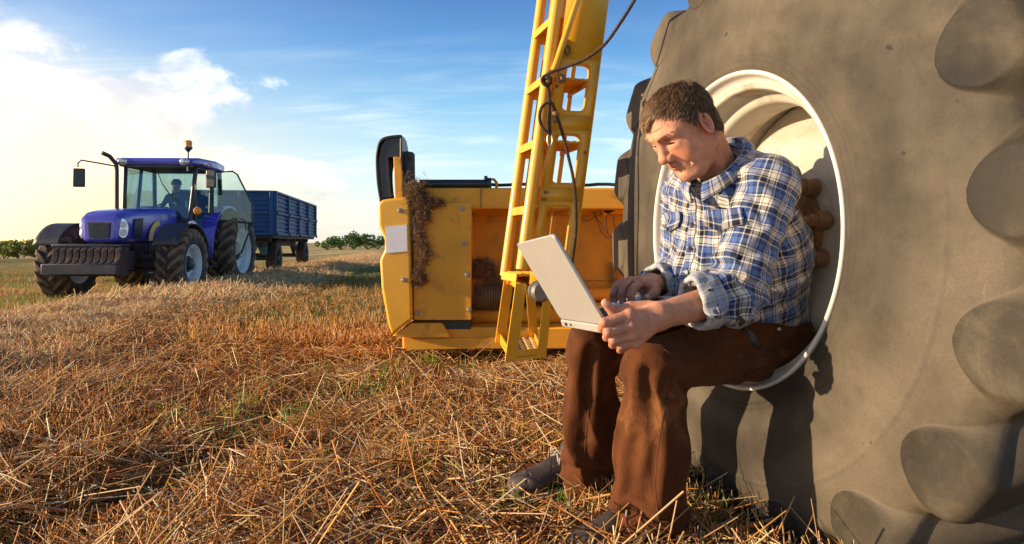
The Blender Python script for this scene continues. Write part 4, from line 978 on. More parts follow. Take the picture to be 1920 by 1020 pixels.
for s in (1, -1):
    obj('side_vent', MB().prism([(x, s*y, z) for x, y, z in ((.46, .352, 1.06), (.20, .360, 1.05), (.16, .366, 1.38), (.42, .356, 1.36))], (0, 0, 0), (0, s*.012, 0)), tdark, T, bevel=.006)
    hl = MB(); c = np.array([.675, s*.278, 1.19]); ax_ = unit((.70, s*.70, .10)); u_ = unit(np.cross((0, 0, 1), ax_)); 
    el_ = [c+u_*.082*math.cos(a)*(1-.15*math.sin(a))+np.array([0, 0, 1])*.165*math.sin(a)+ax_*.045 for a in np.linspace(0, 2*math.pi, 24, endpoint=False)]
    hl.prism(el_, (0, 0, 0), tuple(ax_*.030)); obj('headlight', hl, lamp_g, T, bevel=.012, seg=3)
    ho_ = MB().lathe([(.0, .012), (.05, .010), (.055, 0)], c+ax_*.072+np.array([0, 0, .06]), ax_, 20); ho_.lathe([(.0, .012), (.055, .010), (.06, 0)], c+ax_*.072-np.array([0, 0, .065]), ax_, 20)
    obj('headlight_bulb_ring', ho_, rimw, T, smooth=50)
    # yellow swoosh and lettering-like emblem bars on the hood side
    sw = []
    for f in np.linspace(0, 1, 14):
        a = math.pi*(.52+.48*f); x = -.62+.0*f; sw.append(((-.40+.38*math.cos(a)*-1, 1.0+.36*math.sin(a)), (-.40+.27*math.cos(a)*-1-.02, 1.0+.27*math.sin(a))))
    G = [[(x1, s*(.372+.03*max(0, .2-x1)*.9), z1), (x2, s*(.372+.03*max(0, .2-x2)*.9), z2)] for (x1, z1), (x2, z2) in sw]
    obj('yellow_stripe', MB().grid(G), decal_y, T, solid=.006)
    for k, (x, z) in enumerate(((-.50, 1.12), (-.57, 1.15), (-.64, 1.17), (-.71, 1.19), (-.78, 1.20))):
        obj('hood_badge', MB().box((x, s*.398, z), (.045, .006, .035)), decal_w, T)
# cab
def pil(name, pts, r, m=tgrey): return obj(name, MB().tube(pts, r, 8), m, T, smooth=60)
xf, xr = -1.12, -2.45; yb, yt = .58, .66; zb, zt = 1.05, 2.44
for s in (1, -1):
    pil('cab_pillar', [(xf, s*.60, zb-.15), (xf-.02, s*.61, 1.5), (xf-.17, s*yt, zt)], .042)
    pil('cab_pillar', [(-1.80, s*.70, zb), (-1.84, s*.71, 1.6), (-1.95, s*.69, zt)], .040)
    pil('cab_pillar', [(xr, s*.66, 1.35), (xr-.02, s*.67, 1.8), (xr+.02, s*yt, zt)], .045)
    pil('cab_sill', [(xf, s*.60, zb-.1), (-1.75, s*.66, zb-.15)], .05)
obj('cab_floor', MB().box((-1.75, 0, .98), (1.35, 1.24, .12)).box((xf-.02, 0, 1.22), (.08, 1.12, .44)), tdark, T, bevel=.02)
obj('windscreen', MB().add([(xf+.02, -.58, 1.40), (xf+.02, .58, 1.40), (xf-.16, .63, zt-.04), (xf-.16, -.63, zt-.04)], [(0, 1, 2, 3)]), glass, T, solid=.006)
obj('rear_window', MB().add([(xr-.03, -.62, 1.45), (xr-.03, .62, 1.45), (xr, .62, zt-.04), (xr, -.62, zt-.04)], [(0, 1, 2, 3)]), glass, T, solid=.006)
obj('side_window', MB().add([(xf-.02, -.61, 1.15), (-1.80, -.70, 1.15), (-1.94, -.69, zt-.05), (xf-.17, -.66, zt-.05)], [(0, 1, 2, 3)]), glass, T, solid=.006)
for s in (1, -1): obj('side_window', MB().add([(-1.84, s*.70, 1.45), (xr, s*.66, 1.45), (xr+.01, s*.66, zt-.05), (-1.95, s*.69, zt-.05)], [(0, 1, 2, 3)]), glass, T, solid=.006)
rf = []
for x, w0, z0, z1 in ((-.98, .60, 2.44, 2.49), (-1.02, .70, 2.42, 2.54), (-1.25, .76, 2.42, 2.575), (-2.0, .78, 2.42, 2.60), (-2.5, .74, 2.42, 2.58), (-2.58, .66, 2.45, 2.52)):
    rf.append([(x, y, z) for y, z in rounded(-w0, z0, w0, z1, .045, 4)])
rfm = MB().grid(rf, wrap=True); rfm.add(rf[0], [tuple(range(len(rf[0])))]); rfm.add(rf[-1], [tuple(range(len(rf[-1])))[::-1]])
obj('cab_roof', rfm, blue, T, smooth=45)
obj('roof_liner', MB().box((-1.75, 0, 2.405), (1.4, 1.3, .03)), tgrey, T)
for s in (1, -1):
    for y in (.56,):
        l_ = MB().lathe([(.0, .035), (.055, .03), (.07, .015), (.072, 0), (.0, -.03)], (-1.0, s*y, 2.475), (1, 0, -.1), 20); 
        v_ = l_.V(); v_[:, 1] = s*y+(v_[:, 1]-s*y)*1.35; obj('roof_light', (v_, l_.f), lamp_g, T, smooth=50)
# beacon on its stalk
bs_ = MB().cyl((-1.02, .62, 2.50), (0, 0, 1), .014, .36, 10).cyl((-1.02, .62, 2.40), (0, 0, 1), .022, .20, 10); bs_.lathe([(.02, 2.66), (.05, 2.70), (.075, 2.715), (.075, 2.75)], (-1.02, .62, 0), (0, 0, 1), 20)
obj('beacon_stalk', bs_, tgrey, T, smooth=40)
obj('beacon', MB().lathe([(.068, 2.75), (.068, 2.84), (.055, 2.87), (0, 2.88)], (-1.02, .62, 0), (0, 0, 1), 20), orange_g, T, smooth=50)
# exhaust and air stack on the right
pil('exhaust_stack', [(-.98, -.66, 1.10), (-.98, -.66, 2.30), (-.96, -.66, 2.42), (-.85, -.72, 2.55), (-.74, -.80, 2.60)], .038, tdark)
# mirrors
def mirror(s, arm, c, tilt):
    pil('mirror_arm', arm, .014)
    R = Matrix.Rotation(tilt, 3, 'Z')
    obj('mirror', MB().box((0, 0, 0), (.05, .20, .34)), mirror_m, T, bevel=.025, seg=3).matrix_local = Matrix.Translation(c) @ R.to_4x4()
mirror(-1, [(-1.05, -.66, 2.38), (-.85, -.90, 2.42), (-.72, -1.15, 2.46), (-.70, -1.20, 2.40), (-.70, -1.20, 2.33)], (-.70, -1.18, 2.14), .25)
mirror(1, [(-1.2, .66, 2.36), (-1.05, .85, 2.42), (-.95, 1.02, 2.44), (-.93, 1.08, 2.38)], (-.92, 1.08, 2.15), -.2)
o_g = MB().lathe([(0, .04), (.06, .03), (.075, 0), (.0, -.02)], (-.85, -.93, 1.47), (1, 0, 0), 18); o_g.tube([(-.9, -.9, 1.47), (-1.05, -.62, 1.47)], .012, 6); obj('indicator', o_g, orange_g, T, smooth=50)
o_g = MB().lathe([(0, .04), (.06, .03), (.075, 0), (.0, -.02)], (-1.05, .78, 1.56), (1, .2, 0), 18); obj('indicator', o_g, orange_g, T, smooth=50)
wl = MB().lathe([(0, .05), (.065, .04), (.085, 0), (.05, -.05), (0, -.06)], (-.95, .72, 1.30), (1, .25, -.05), 20); obj('work_light', wl, lamp_g, T, smooth=50)
pil('lamp_stalk', [(-1.10, .62, 1.05), (-1.02, .74, 1.30), (-1.08, .76, 1.56), (-1.12, .72, 1.9), (-1.2, .68, 2.2)], .014)
# wiper
pil('wiper', [(-1.2, -.05, 2.36), (-1.10, .12, 2.05), (-1.07, .35, 1.75)], .010)
# open door, hinged at the middle pillar
hx0, hy0 = -1.86, .74; dd = unit((-.30, .955, 0)); dl_ = .74
def dp_(f, z): return (hx0+dd[0]*f*dl_, hy0+dd[1]*f*dl_, z)
out_ = [dp_(0.0, .72), dp_(.60, .70), dp_(.72, .76), dp_(1.0, 1.35), dp_(1.0, 1.75), dp_(.62, 2.34), dp_(.50, 2.40), dp_(.02, 2.36)]
obj('door', MB().add(out_, [tuple(range(8))]), glass, T, solid=.008)
fr = MB().tube(out_+[out_[0]], .017, 8); obj('door_frame', fr, tgrey, T, smooth=60)
pil('door_bar', [dp_(.02, 1.42), dp_(1.0, 1.36)], .022); obj('door_handle', MB().box(dp_(.93, 1.30), (.05, .06, .16)).tube([dp_(.85, 1.2), dp_(.80, 1.42), dp_(.70, 1.45)], .012, 6), tgrey, T)
# rear fenders
for s in (1, -1):
    G = []
    for a in np.linspace(math.radians(-8), math.radians(140), 18):
        r = .93; G.append([(-2.40+r*math.cos(a)*(1), s*y, .80+r*math.sin(a)*.98) for y in (.62, .65, .80, .89, .90)])
        G[-1] = [(x, y, z-(.05 if i == 4 else 0)) for i, (x, y, z) in enumerate(G[-1])]
    obj('rear_fender', MB().grid(G), blue, T, smooth=50, solid=.02)
    pl = [(-2.40+.92*math.cos(a), s*.64, .80+.92*math.sin(a)*.98) for a in np.linspace(math.radians(-8), math.radians(140), 16)]+[(-2.5, s*.64, .9)]
    obj('fender_side', MB().prism(pl, (0, 0, 0), (0, s*.012, 0)), tdark, T)
    G = []
    for a in np.linspace(math.radians(28), math.radians(158), 14): G.append([(.0+.71*math.cos(a), s*y, .60+.69*math.sin(a)) for y in (.74, .78, 1.10, 1.15)])
    obj('front_fender', MB().grid(G), tdark, T, smooth=50, solid=.018)
    pil('fender_bracket', [(-.12, s*.68, .62), (-.14, s*.72, 1.22), (-.1, s*.9, 1.275)], .02)
st_ = MB().box((-1.45, .80, .50), (.36, .22, .03)).box((-1.45, .76, .78), (.36, .2, .03)).tube([(-1.28, .84, .48), (-1.28, .74, 1.0)], .014, 6).tube([(-1.62, .84, .48), (-1.62, .74, 1.0)], .014, 6)
obj('cab_steps', st_, tdark, T)
obj('seat', MB().box((-2.10, 0, 1.32), (.48, .50, .14)).box((-2.32, 0, 1.68), (.12, .48, .62)), tgrey, T, bevel=.05, seg=3)
sw_ = MB().tube([(-1.52+.19*math.cos(a)*.75, .0+.19*math.sin(a), 1.66+.19*math.cos(a)*-.5) for a in np.linspace(0, 2*math.pi, 21)], .014, 6, cap=False).tube([(-1.30, 0, 1.15), (-1.52, 0, 1.65)], .035, 8).box((-1.26, 0, 1.45), (.16, .5, .24))
obj('steering_wheel', sw_, tgrey, T, smooth=50)

# ------------------------------------------------------------------ trailer
tblue = mat('faded blue trailer paint', (.018, .085, .235), rough=.55, var=.18, scale=2.5, stretch=(1, 1, 3), dirt=(.10, .15, .24), dthr=(.54, .80), dscale=3.5)
tchas = mat('dark trailer chassis', (.035, .038, .045), rough=.7, var=.3, dirt=(.13, .09, .06), dthr=(.5, .8), dscale=4)
ttur = mat('turquoise axle paint', (.03, .14, .20), rough=.6, var=.3, dirt=(.12, .09, .06), dthr=(.45, .7), dscale=5)
td = unit((-.137, .99, 0)); L_ = 6.6; Wt = 2.25
# local frame: +x towards the rear, +y the picture's left, origin at the front right top-view corner on the ground
trailer = thing('farm_trailer', 'blue ribbed tipping trailer hitched behind the blue tractor', 'trailer', (-5.76, 16.5, -.06), math.atan2(td[1], td[0]))
R = trailer; z0, z1 = 1.06, 2.10
panel = MB().box((L_/2, .03, (z0+z1)/2), (L_, .04, z1-z0)); panel2 = MB().box((L_/2, Wt-.03, (z0+z1)/2), (L_, .04, z1-z0)); panel3 = MB().box((.03, Wt/2, (z0+z1)/2), (.04, Wt, z1-z0)); panel4 = MB().box((L_-.03, Wt/2, (z0+z1)/2), (.04, Wt, z1-z0))
rib = lambda mb, *a: mb.box(*a)
for mb, side_ in ((panel, 0), (panel2, Wt)):
    sgn = -1 if side_ == 0 else 1
    for r_ in range(2):
        for k in range(4):
            zz_ = z0+.10+r_*.52+k*.11; mb.box((L_/2, side_+sgn*.002+.0, zz_), (L_-.1, .05, .045))
    for k in range(5): mb.box((k*(L_-.1)/4+.05, side_+sgn*.03, (z0+z1)/2), (.10, .09, z1-z0+.02))
    for zz_ in (z0+.01, (z0+z1)/2, z1-.01): mb.box((L_/2, side_+sgn*.025, zz_), (L_, .08, .055))
for k in range(4):
    panel3.box((-.02, .05+k*(Wt-.1)/3, (z0+z1)/2), (.09, .08, z1-z0))
for zz_ in (z0+.01, (z0+z1)/2, z1-.01): panel3.box((-.015, Wt/2, zz_), (.08, Wt, .055))
for r_ in range(2):
    for k in range(4): panel3.box((.004, Wt/2, z0+.10+r_*.52+k*.11), (.05, Wt-.1, .04))
for nme, mb in (('side_wall', panel), ('side_wall', panel2), ('front_wall', panel3), ('tailboard', panel4)): obj(nme, mb, tblue, R, bevel=.008)
lt_ = MB()
for k in range(5): lt_.box((k*(L_-.1)/4+.05, -.08, (z0+z1)/2), (.04, .03, .10)); lt_.box((k*(L_-.1)/4+.05, -.08, z0), (.05, .03, .09))
obj('latch', lt_, tchas, R)
obj('bed', MB().box((L_/2, Wt/2, z0-.05), (L_-.02, Wt-.02, .08)), tchas, R)
cs_ = MB()
for y in (.60, Wt-.60): cs_.box((L_/2, y, z0-.20), (L_-.3, .10, .20))
for k in range(6): cs_.box((.4+k*1.15, Wt/2, z0-.13), (.10, Wt-.3, .10))
for x in (1.35, 5.75):
    for y in (.5, Wt-.5): cs_.prism([(x-.55, y, z0-.30), (x+.55, y, z0-.30), (x+.12, y, .52), (x-.12, y, .52)], (0, 0, 0), (0, .06, 0))
obj('chassis', cs_, tchas, R, bevel=.01)
tt_ = MB().cyl((1.35, Wt/2, .46), (0, 1, 0), .06, Wt-.3, 12).cyl((1.35, Wt/2, .80), (0, 0, 1), .45, .08, 24).box((.7, Wt/2, .60), (1.3, .7, .10)).bar((.2, Wt/2-.3, .55), (-1.6, Wt/2, .55), .09, .09).bar((.2, Wt/2+.3, .55), (-1.6, Wt/2, .55), .09, .09)
for y in (.42, .95, 1.5): tt_.box((.95, y, .66), (.3, .16, .22))
obj('turntable_drawbar', tt_, ttur, R, bevel=.01)
obj('rear_axle', MB().cyl((5.75, Wt/2, .46), (0, 1, 0), .06, Wt-.3, 12), tchas, R, smooth=40)
def road_wheel(x, y, s):
    w_ = sub_local('wheel', R, (x, y, .455)); Rr = .455; Wd = .27
    G = [(.22, .09), (.24, .12), (.34, .145), (.42, .125), (.445, .10), (Rr, .05), (Rr, 0), (Rr, -.05), (.445, -.10), (.42, -.125), (.34, -.145), (.24, -.12)]
    tm = MB().lathe(G, (0, 0, 0), (0, s, 0), 48)
    for k in range(32):
        a = k*2*math.pi/32
        for q_ in (-.085, .085): tm.bar((Rr*1.0*math.cos(a), q_-.03, Rr*math.sin(a)), (Rr*math.cos(a+.05), q_+.03, Rr*math.sin(a+.05)), .035, .03, up=(math.cos(a), 0, math.sin(a)))
        a += .1; tm.bar((Rr*math.cos(a), -.035, Rr*math.sin(a)), (Rr*math.cos(a+.04), .035, Rr*math.sin(a+.04)), .035, .022, up=(math.cos(a), 0, math.sin(a)))
    obj('tyre', tm, trub, w_, smooth=35)
    rm = MB().lathe([(.225, .10), (.21, .10), (.20, .04), (.15, .02), (.12, .06), (.08, .07), (.07, .12), (0, .12)], (0, 0, 0), (0, s, 0), 28)
    obj('rim', rm, tchas, w_, smooth=35)
for x in (1.35, 5.75):
    road_wheel(x, .26, -1); road_wheel(x, Wt-.26, 1)
# ------------------------------------------------------------------ implicit-surface modelling for the people
def _seg(P, a, b, ra, rb):
    a = np.asarray(a, float); ba = np.asarray(b, float)-a; pa = P-a
    t_ = np.clip(pa@ba/(ba@ba+1e-12), 0, 1)
    return np.linalg.norm(pa-t_[:, None]*ba, axis=1)-(ra+(rb-ra)*t_)
def _ell(P, c, r, R=None):
    q_ = P-np.asarray(c, float)
    if R is not None: q_ = q_@np.asarray(R)
    r = np.asarray(r, float); k0 = np.linalg.norm(q_/r, axis=1); k1 = np.linalg.norm(q_/(r*r), axis=1)+1e-9
    return k0*(k0-1)/k1
def _smin(a, b, k):
    h = np.clip(.5+.5*(b-a)/k, 0, 1); return b*(1-h)+a*h-k*h*(1-h)
def _smax(a, b, k): return -_smin(-a, -b, k)
def _ecap(P, a, b, side, ra, rb):
    """elliptic tapered capsule: ra, rb = (half width along side, half depth)"""
    a = np.asarray(a, float); ba = np.asarray(b, float)-a; L = np.linalg.norm(ba); d = ba/L; side = unit(np.asarray(side, float)-d*np.dot(side, d)); dep = np.cross(d, side)
    pa = P-a; s = pa@d; t_ = np.clip(s/L, 0, 1); A_ = ra[0]+(rb[0]-ra[0])*t_; B_ = ra[1]+(rb[1]-ra[1])*t_
    x = pa@side; y = pa@dep; z = s-t_*L; m_ = np.minimum(A_, B_)
    k0 = np.sqrt((x/A_)**2+(y/B_)**2+(z/m_)**2)+1e-9; k1 = np.sqrt((x/A_**2)**2+(y/B_**2)**2+(z/m_**2)**2)+1e-9
    return k0*(k0-1)/k1
def sdf_mesh(fn, lo, hi, h, cb=6, newton=1):
    lo = np.asarray(lo, float); hi = np.asarray(hi, float); nb = np.ceil((hi-lo)/(h*cb)).astype(int); n = nb*cb
    gx = [lo[k]+(np.arange(nb[k])+.5)*h*cb-h*.5 for k in range(3)]
    BC = np.stack(np.meshgrid(*gx, indexing='ij'), -1).reshape(-1, 3); val = fn(BC)
    act = np.abs(val) < h*cb*.87*1.6+.004
    A_ = np.where(val < 0, -1., 1.).reshape(nb); A_ = np.repeat(np.repeat(np.repeat(A_, cb, 0), cb, 1), cb, 2).astype(np.float32)
    ai = np.argwhere(act.reshape(nb)); off = np.stack(np.meshgrid(*[np.arange(cb)]*3, indexing='ij'), -1).reshape(-1, 3)
    for k in range(0, len(ai), 1500):
        I = (ai[k:k+1500, None, :]*cb+off[None]).reshape(-1, 3); A_[I[:, 0], I[:, 1], I[:, 2]] = fn(lo+I*h)
    S = A_ < 0; c = [S[i:n[0]-1+i, j:n[1]-1+j, l:n[2]-1+l] for i in (0, 1) for j in (0, 1) for l in (0, 1)]
    cnt = sum(x.astype(np.int8) for x in c); cube = (cnt > 0) & (cnt < 8); ci = np.argwhere(cube); idm = -np.ones(cube.shape, np.int64); idm[cube] = np.arange(len(ci))
    acc = np.zeros((len(ci), 3)); num = np.zeros(len(ci)); cor = [(i, j, l) for i in (0, 1) for j in (0, 1) for l in (0, 1)]
    vals = {q_: A_[ci[:, 0]+q_[0], ci[:, 1]+q_[1], ci[:, 2]+q_[2]] for q_ in cor}
    for q_ in cor:
        for ax_ in range(3):
            if q_[ax_] == 0:
                r_ = list(q_); r_[ax_] = 1; r_ = tuple(r_); va, vb = vals[q_], vals[r_]; m_ = (va < 0) != (vb < 0)
                t_ = np.clip(va/(va-vb+1e-12*(va == vb)), 0, 1); p_ = np.tile(np.array(q_, float), (len(ci), 1)); p_[:, ax_] += t_
                acc[m_] += p_[m_]; num[m_] += 1
    V = lo+(ci+acc/num[:, None])*h; F = []
    for ax_ in range(3):
        o1, o2 = [(1, 2), (2, 0), (0, 1)][ax_]; sl0 = [slice(None)]*3; sl1 = [slice(None)]*3; sl0[ax_] = slice(0, n[ax_]-1); sl1[ax_] = slice(1, n[ax_])
        e0, e1 = S[tuple(sl0)], S[tuple(sl1)]; ei = np.argwhere(e0 != e1); ei = ei[(ei[:, o1] > 0) & (ei[:, o2] > 0) & (ei[:, o1] < n[o1]-1) & (ei[:, o2] < n[o2]-1)]
        ins = S[ei[:, 0], ei[:, 1], ei[:, 2]]; qd = []
        for (d1, d2) in ((-1, -1), (0, -1), (0, 0), (-1, 0)):
            j_ = ei.copy(); j_[:, o1] += d1; j_[:, o2] += d2; qd.append(idm[j_[:, 0], j_[:, 1], j_[:, 2]])
        qd = np.stack(qd, 1); qd[~ins] = qd[~ins][:, ::-1]; F.append(qd)
    F = np.concatenate(F); F = F[(F >= 0).all(1)]
    for _ in range(newton):
        f0 = fn(V); e = h*.4; g = np.stack([fn(V+np.eye(3)[k]*e)-f0 for k in range(3)], 1)/e; g2 = (g*g).sum(1)+1e-6
        V = V-np.clip(f0/g2, -h, h)[:, None]*g
    return V, F

# ---- body frame and joints of the seated man
FH = unit((-.80, -.60, 0)); LH = unit((.60, -.80, 0))
SP0 = np.array([.678, 2.02, .56]); SP1 = np.array([.640, 1.935, .78]); SP2 = np.array([.588, 1.872, .95])
HIPL = np.array([.735, 1.95, .535]); HIPR = np.array([.612, 2.10, .535])
KNL = PX(1222, 688, 1.66); ANL = PX(1212, 985, 1.72)
KNR = PX(1108, 655, 1.88); ANR = PX(1098, 893, 2.03)
SHL = PX(1440, 345, 1.71); SHR = PX(1291, 366, 1.99)
ELL = PX(1374, 555, 1.66); WRL = PX(1238, 592, 1.565)
ELR = PX(1278, 530, 2.06); WRR = PX(1222, 532, 1.90)
man = thing('person', 'middle-aged man in a blue plaid shirt and brown corduroy trousers seated in the wheel rim', 'person', (.45, 1.85, 0))

# ---- head
HYAW, HPIT = math.radians(26), math.radians(44)
hbase = np.array([-math.cos(HYAW), -math.sin(HYAW), 0]); hf = hbase*math.cos(HPIT)-EZ*math.sin(HPIT); hu = hbase*math.sin(HPIT)+EZ*math.cos(HPIT); hl_ = np.cross(hu, hf)
HR = np.stack([hf, hl_, hu], 1); HC = PX(1283, 241, 1.735); HS = .95
def to_head(P): return (P-HC)@HR/HS
def from_head(Q): return HC+(np.asarray(Q, float)*HS)@HR.T
NB = to_head(np.array([[.558, 1.845, .965]]))[0]
def cranium(Q):
    A = np.stack([Q[:, 0], np.abs(Q[:, 1]), Q[:, 2]], 1)
    d = _ell(A, (-.010, 0, .033), (.090, .076, .077)); d = _smin(d, _ell(A, (.038, 0, .038), (.054, .062, .052)), .03)
    return d
def head_l(Q, ears=True):
    A = np.stack([Q[:, 0], np.abs(Q[:, 1]), Q[:, 2]], 1)
    d = cranium(Q)
    d = _smin(d, _ell(A, (.030, 0, -.022), (.062, .061, .074)), .025)
    d = _smin(d, _ell(A, (.044, .038, -.030), (.036, .028, .040)), .034)
    d = _smin(d, _seg(A, (-.008, .057, -.052), (.060, .026, -.090), .023, .022), .022)
    d = _smin(d, _ell(A, (.080, 0, -.093), (.019, .024, .018)), .014)
    d = _smin(d, _ell(A, (.026, 0, -.090), (.060, .050, .034)), .022)
    d = _smin(d, _ell(A, (.069, 0, -.052), (.026, .036, .032)), .022)
    d = _smin(d, _seg(A, (.087, .010, .039), (.070, .048, .035), .0125, .010), .012)
    d = _smax(d, -_ell(A, (.099, .031, .019), (.020, .019, .013)), .013)
    d = _smin(d, _ell(A, (.0700, .031, .0175), (.0130, .0145, .0110)), .006)          # lids over the eyeball
    d = _smin(d, _ell(A, (.074, .034, .005), (.010, .015, .006)), .012)              # bag under the eye
    d = _smax(d, -_ell(A, (.090, .0325, .0125), (.0115, .0155, .0020)), .002)        # lid slit
    d = _smax(d, -_seg(A, (.084, .016, .0285), (.074, .046, .0275), .0020, .0016), .005) # fold above the lid
    d = _smin(d, _seg(A, (.086, 0, .026), (.108, 0, -.012), .0095, .0125), .010)     # nose bridge
    d = _smin(d, _ell(A, (.1085, 0, -.0165), (.0150, .0145, .0130)), .007)
    d = _smin(d, _ell(A, (.0985, .0150, -.0205), (.0125, .0090, .0100)), .006)
    d = _smax(d, -_ell(A, (.1025, .0090, -.0300), (.0065, .0042, .0045)), .003)
    d = _smin(d, _seg(A, (.1005, .0, -.0445), (.083, .024, -.050), .0058, .0035), .0045) # lips
    d = _smin(d, _seg(A, (.0975, .0, -.0565), (.083, .021, -.0535), .0068, .0035), .0045)
    d = _smax(d, -_seg(A, (.1055, 0, -.0505), (.0885, .027, -.0525), .0011, .0012), .003)
    d = _smax(d, -_ell(A, (.1005, 0, -.071), (.007, .017, .0055)), .012)              # dip under the lower lip
    d = _smax(d, -_seg(A, (.0960, .025, -.020), (.076, .040, -.058), .0008, .0006), .014)   # cheek fold
    d = _smax(d, -_seg(A, (.092, .010, .050), (.094, .0055, .034), .0010, .0010), .005)     # frown line
    for z_ in (.058, .067): d = _smax(d, -_seg(A, (.0935, 0, z_), (.080, .038, z_+.003), .0010, .0006), .004)
    # neck
    d = _smin(d, _seg(Q, (-.034, 0, -.035), NB, .056, .066), .025)
    d = _smin(d, _seg(A, (-.035, .052, -.01), (NB[0]+.045, .020, NB[2]+.01), .014, .013), .018)
    if ears:
        Re = np.array([[.93, .10, .36], [-.20, .96, .20], [-.33, -.26, .91]])
        ec = np.array([-.006, .0825, .004])
        e = _ell(A, ec, (.0205, .0075, .0335), Re.T); e = _smax(e, -_ell(A, ec+np.array([.004, .010, .000]), (.0135, .0130, .0230), Re.T), .002)
        e = _smin(e, _seg(A, ec+np.array([-.010, .000, -.008]), ec+np.array([-.004, .000, .008]), .0028, .0022), .003)
        e = _smax(e, -_ell(A, ec+np.array([.004, .002, -.006]), (.0060, .010, .0080), Re.T), .002)
        e = _smin(e, _ell(A, ec+np.array([.010, -.002, -.006]), (.006, .005, .007)), .004)
        e = _smin(e, _ell(A, ec+np.array([.008, .000, -.027]), (.008, .0055, .009)), .006)
        d = _smin(d, e, .005)
    return d
def head_w(P): return head_l(to_head(P))*HS
corn = np.array([from_head((a, b, c)) for a in (-.125, .135) for b in (-.10, .10) for c in (-.19, .15)])
hV, hF = sdf_mesh(head_w, corn.min(0)-.01, corn.max(0)+.01, .0016)
hQ = to_head(hV)
def face_cols(Q):
    A = np.stack([Q[:, 0], np.abs(Q[:, 1]), Q[:, 2]], 1); n = len(Q)
    c = np.tile(np.array([.60, .275, .165]), (n, 1)); nz = snoise(Q, 18, 2, 3); nz2 = snoise(Q, 60, 4, 2)
    def blend(mask, col): return c*(1-mask[:, None])+np.array(col)*mask[:, None]
    g = lambda p, s: np.exp(-((A-np.array(p))**2/np.array(s)**2).sum(1))
    c = blend(.55*g((.075, .045, -.018), (.03, .022, .022)), (.66, .21, .13))
    c = blend(.60*g((.118, 0, -.022), (.016, .016, .016)), (.64, .21, .14))
    c = blend(.45*g((-.01, .085, 0), (.03, .02, .035)), (.66, .23, .15))
    c = blend(.35*g((-.03, .05, -.09), (.05, .05, .04)), (.56, .22, .13))
    jaw = smooth01((-.035-A[:, 2])/.03)*smooth01((A[:, 0]-.0)/.04); c = blend(.30*jaw, (.48, .26, .18))
    lip = np.exp(-((A[:, 2]+.0505)/.0075)**2)*np.exp(-(A[:, 1]/.021)**4)*(A[:, 0] > .08); c = blend(.65*lip, (.42, .12, .09))
    c = blend(.9*np.exp(-((A[:, 2]-.0122)/.0020)**4)*np.exp(-((A[:, 1]-.0325)/.0145)**4)*(A[:, 0] > .068), (.045, .018, .012))
    c = blend(.5*g((.085, .017, .020), (.012, .008, .012)), (.36, .13, .09))
    return np.clip(c*(1+.16*nz+.10*nz2)[:, None], 0, 1)
hC = face_cols(hQ)

# ---- hands and forearms
def finger(P, pts, r, k=.003):
    d = _seg(P, pts[0], pts[1], r[0], r[1])
    for i in range(1, len(pts)-1): d = _smin(d, _seg(P, pts[i], pts[i+1], r[i], r[i+1]), k)
    return d
LHf = dict(idx=[PX(1180, 590, 1.528), PX(1133, 605, 1.513), PX(1128, 616, 1.540), PX(1142, 621, 1.565)],
           mid=[PX(1182, 611, 1.524), PX(1140, 623, 1.510), PX(1138, 632, 1.536), PX(1152, 635, 1.560)],
           rng=[PX(1186, 629, 1.528), PX(1150, 638, 1.516), PX(1149, 646, 1.540), PX(1161, 645, 1.562)],
           lit=[PX(1194, 643, 1.536), PX(1164, 649, 1.526), PX(1163, 656, 1.547), PX(1173, 653, 1.564)])
FRr = dict(idx=(.0118, .0112, .0098, .0088), mid=(.0120, .0113, .0100, .0088), rng=(.0115, .0106, .0094, .0084), lit=(.0104, .0095, .0085, .0076))
LTH = [PX(1216, 578, 1.585), PX(1182, 577, 1.585), PX(1150, 585, 1.580), PX(1135, 568, 1.570)]
RHf = dict(idx=[PX(1199, 530, 1.815), PX(1187, 542, 1.775), PX(1183, 555, 1.763), PX(1184, 566, 1.765)],
           mid=[PX(1181, 528, 1.845), PX(1169, 539, 1.805), PX(1166, 553, 1.793), PX(1168, 566, 1.793)],
           rng=[PX(1166, 531, 1.87), PX(1156, 541, 1.84), PX(1151, 552, 1.825), PX(1153, 562, 1.825)],
           lit=[PX(1158, 537, 1.90), PX(1152, 545, 1.88), PX(1148, 553, 1.87), PX(1150, 561, 1.865)])
RTH = [PX(1222, 538, 1.86), PX(1228, 545, 1.81), PX(1223, 552, 1.785), PX(1213, 559, 1.775)]
def hand(P, wr, el, fs, th_, rw=.029, re=.041):
    d = _ecap(P, el, wr, np.cross(unit(wr-el), unit(fs['lit'][0]-fs['idx'][0])), (re, re*1.05), (rw*.80, rw*1.05))
    pm = None
    for k_ in ('idx', 'mid', 'rng', 'lit'):
        s = _seg(P, wr*.9+fs[k_][0]*.1, fs[k_][0], .021, FRr[k_][0]*1.08); pm = s if pm is None else _smin(pm, s, .014)
    pm = _smin(pm, _seg(P, th_[0], th_[1], .019, .0145), .014); d = _smin(d, pm, .020)
    fd = None
    for k_ in ('idx', 'mid', 'rng', 'lit'):
        f_ = finger(P, fs[k_], FRr[k_]); fd = f_ if fd is None else _smin(fd, f_, .0012)
    d = _smin(d, fd, .0055)
    for k_ in ('idx', 'mid', 'rng', 'lit'): d = _smin(d, np.linalg.norm(P-(fs[k_][0]), axis=1)-FRr[k_][0]*1.10, .006)
    tf = finger(P, [th_[1], th_[2], th_[3]], (.0140, .0125, .0100)); d = _smin(d, tf, .006)
    return d
lh_f = lambda P: hand(P, WRL, ELL, LHf, LTH)
rh_f = lambda P: hand(P, WRR, ELR, RHf, RTH)
def bbox(*ps):
    A = np.array([np.asarray(p, float) for p in ps]); return A.min(0)-.05, A.max(0)+.05
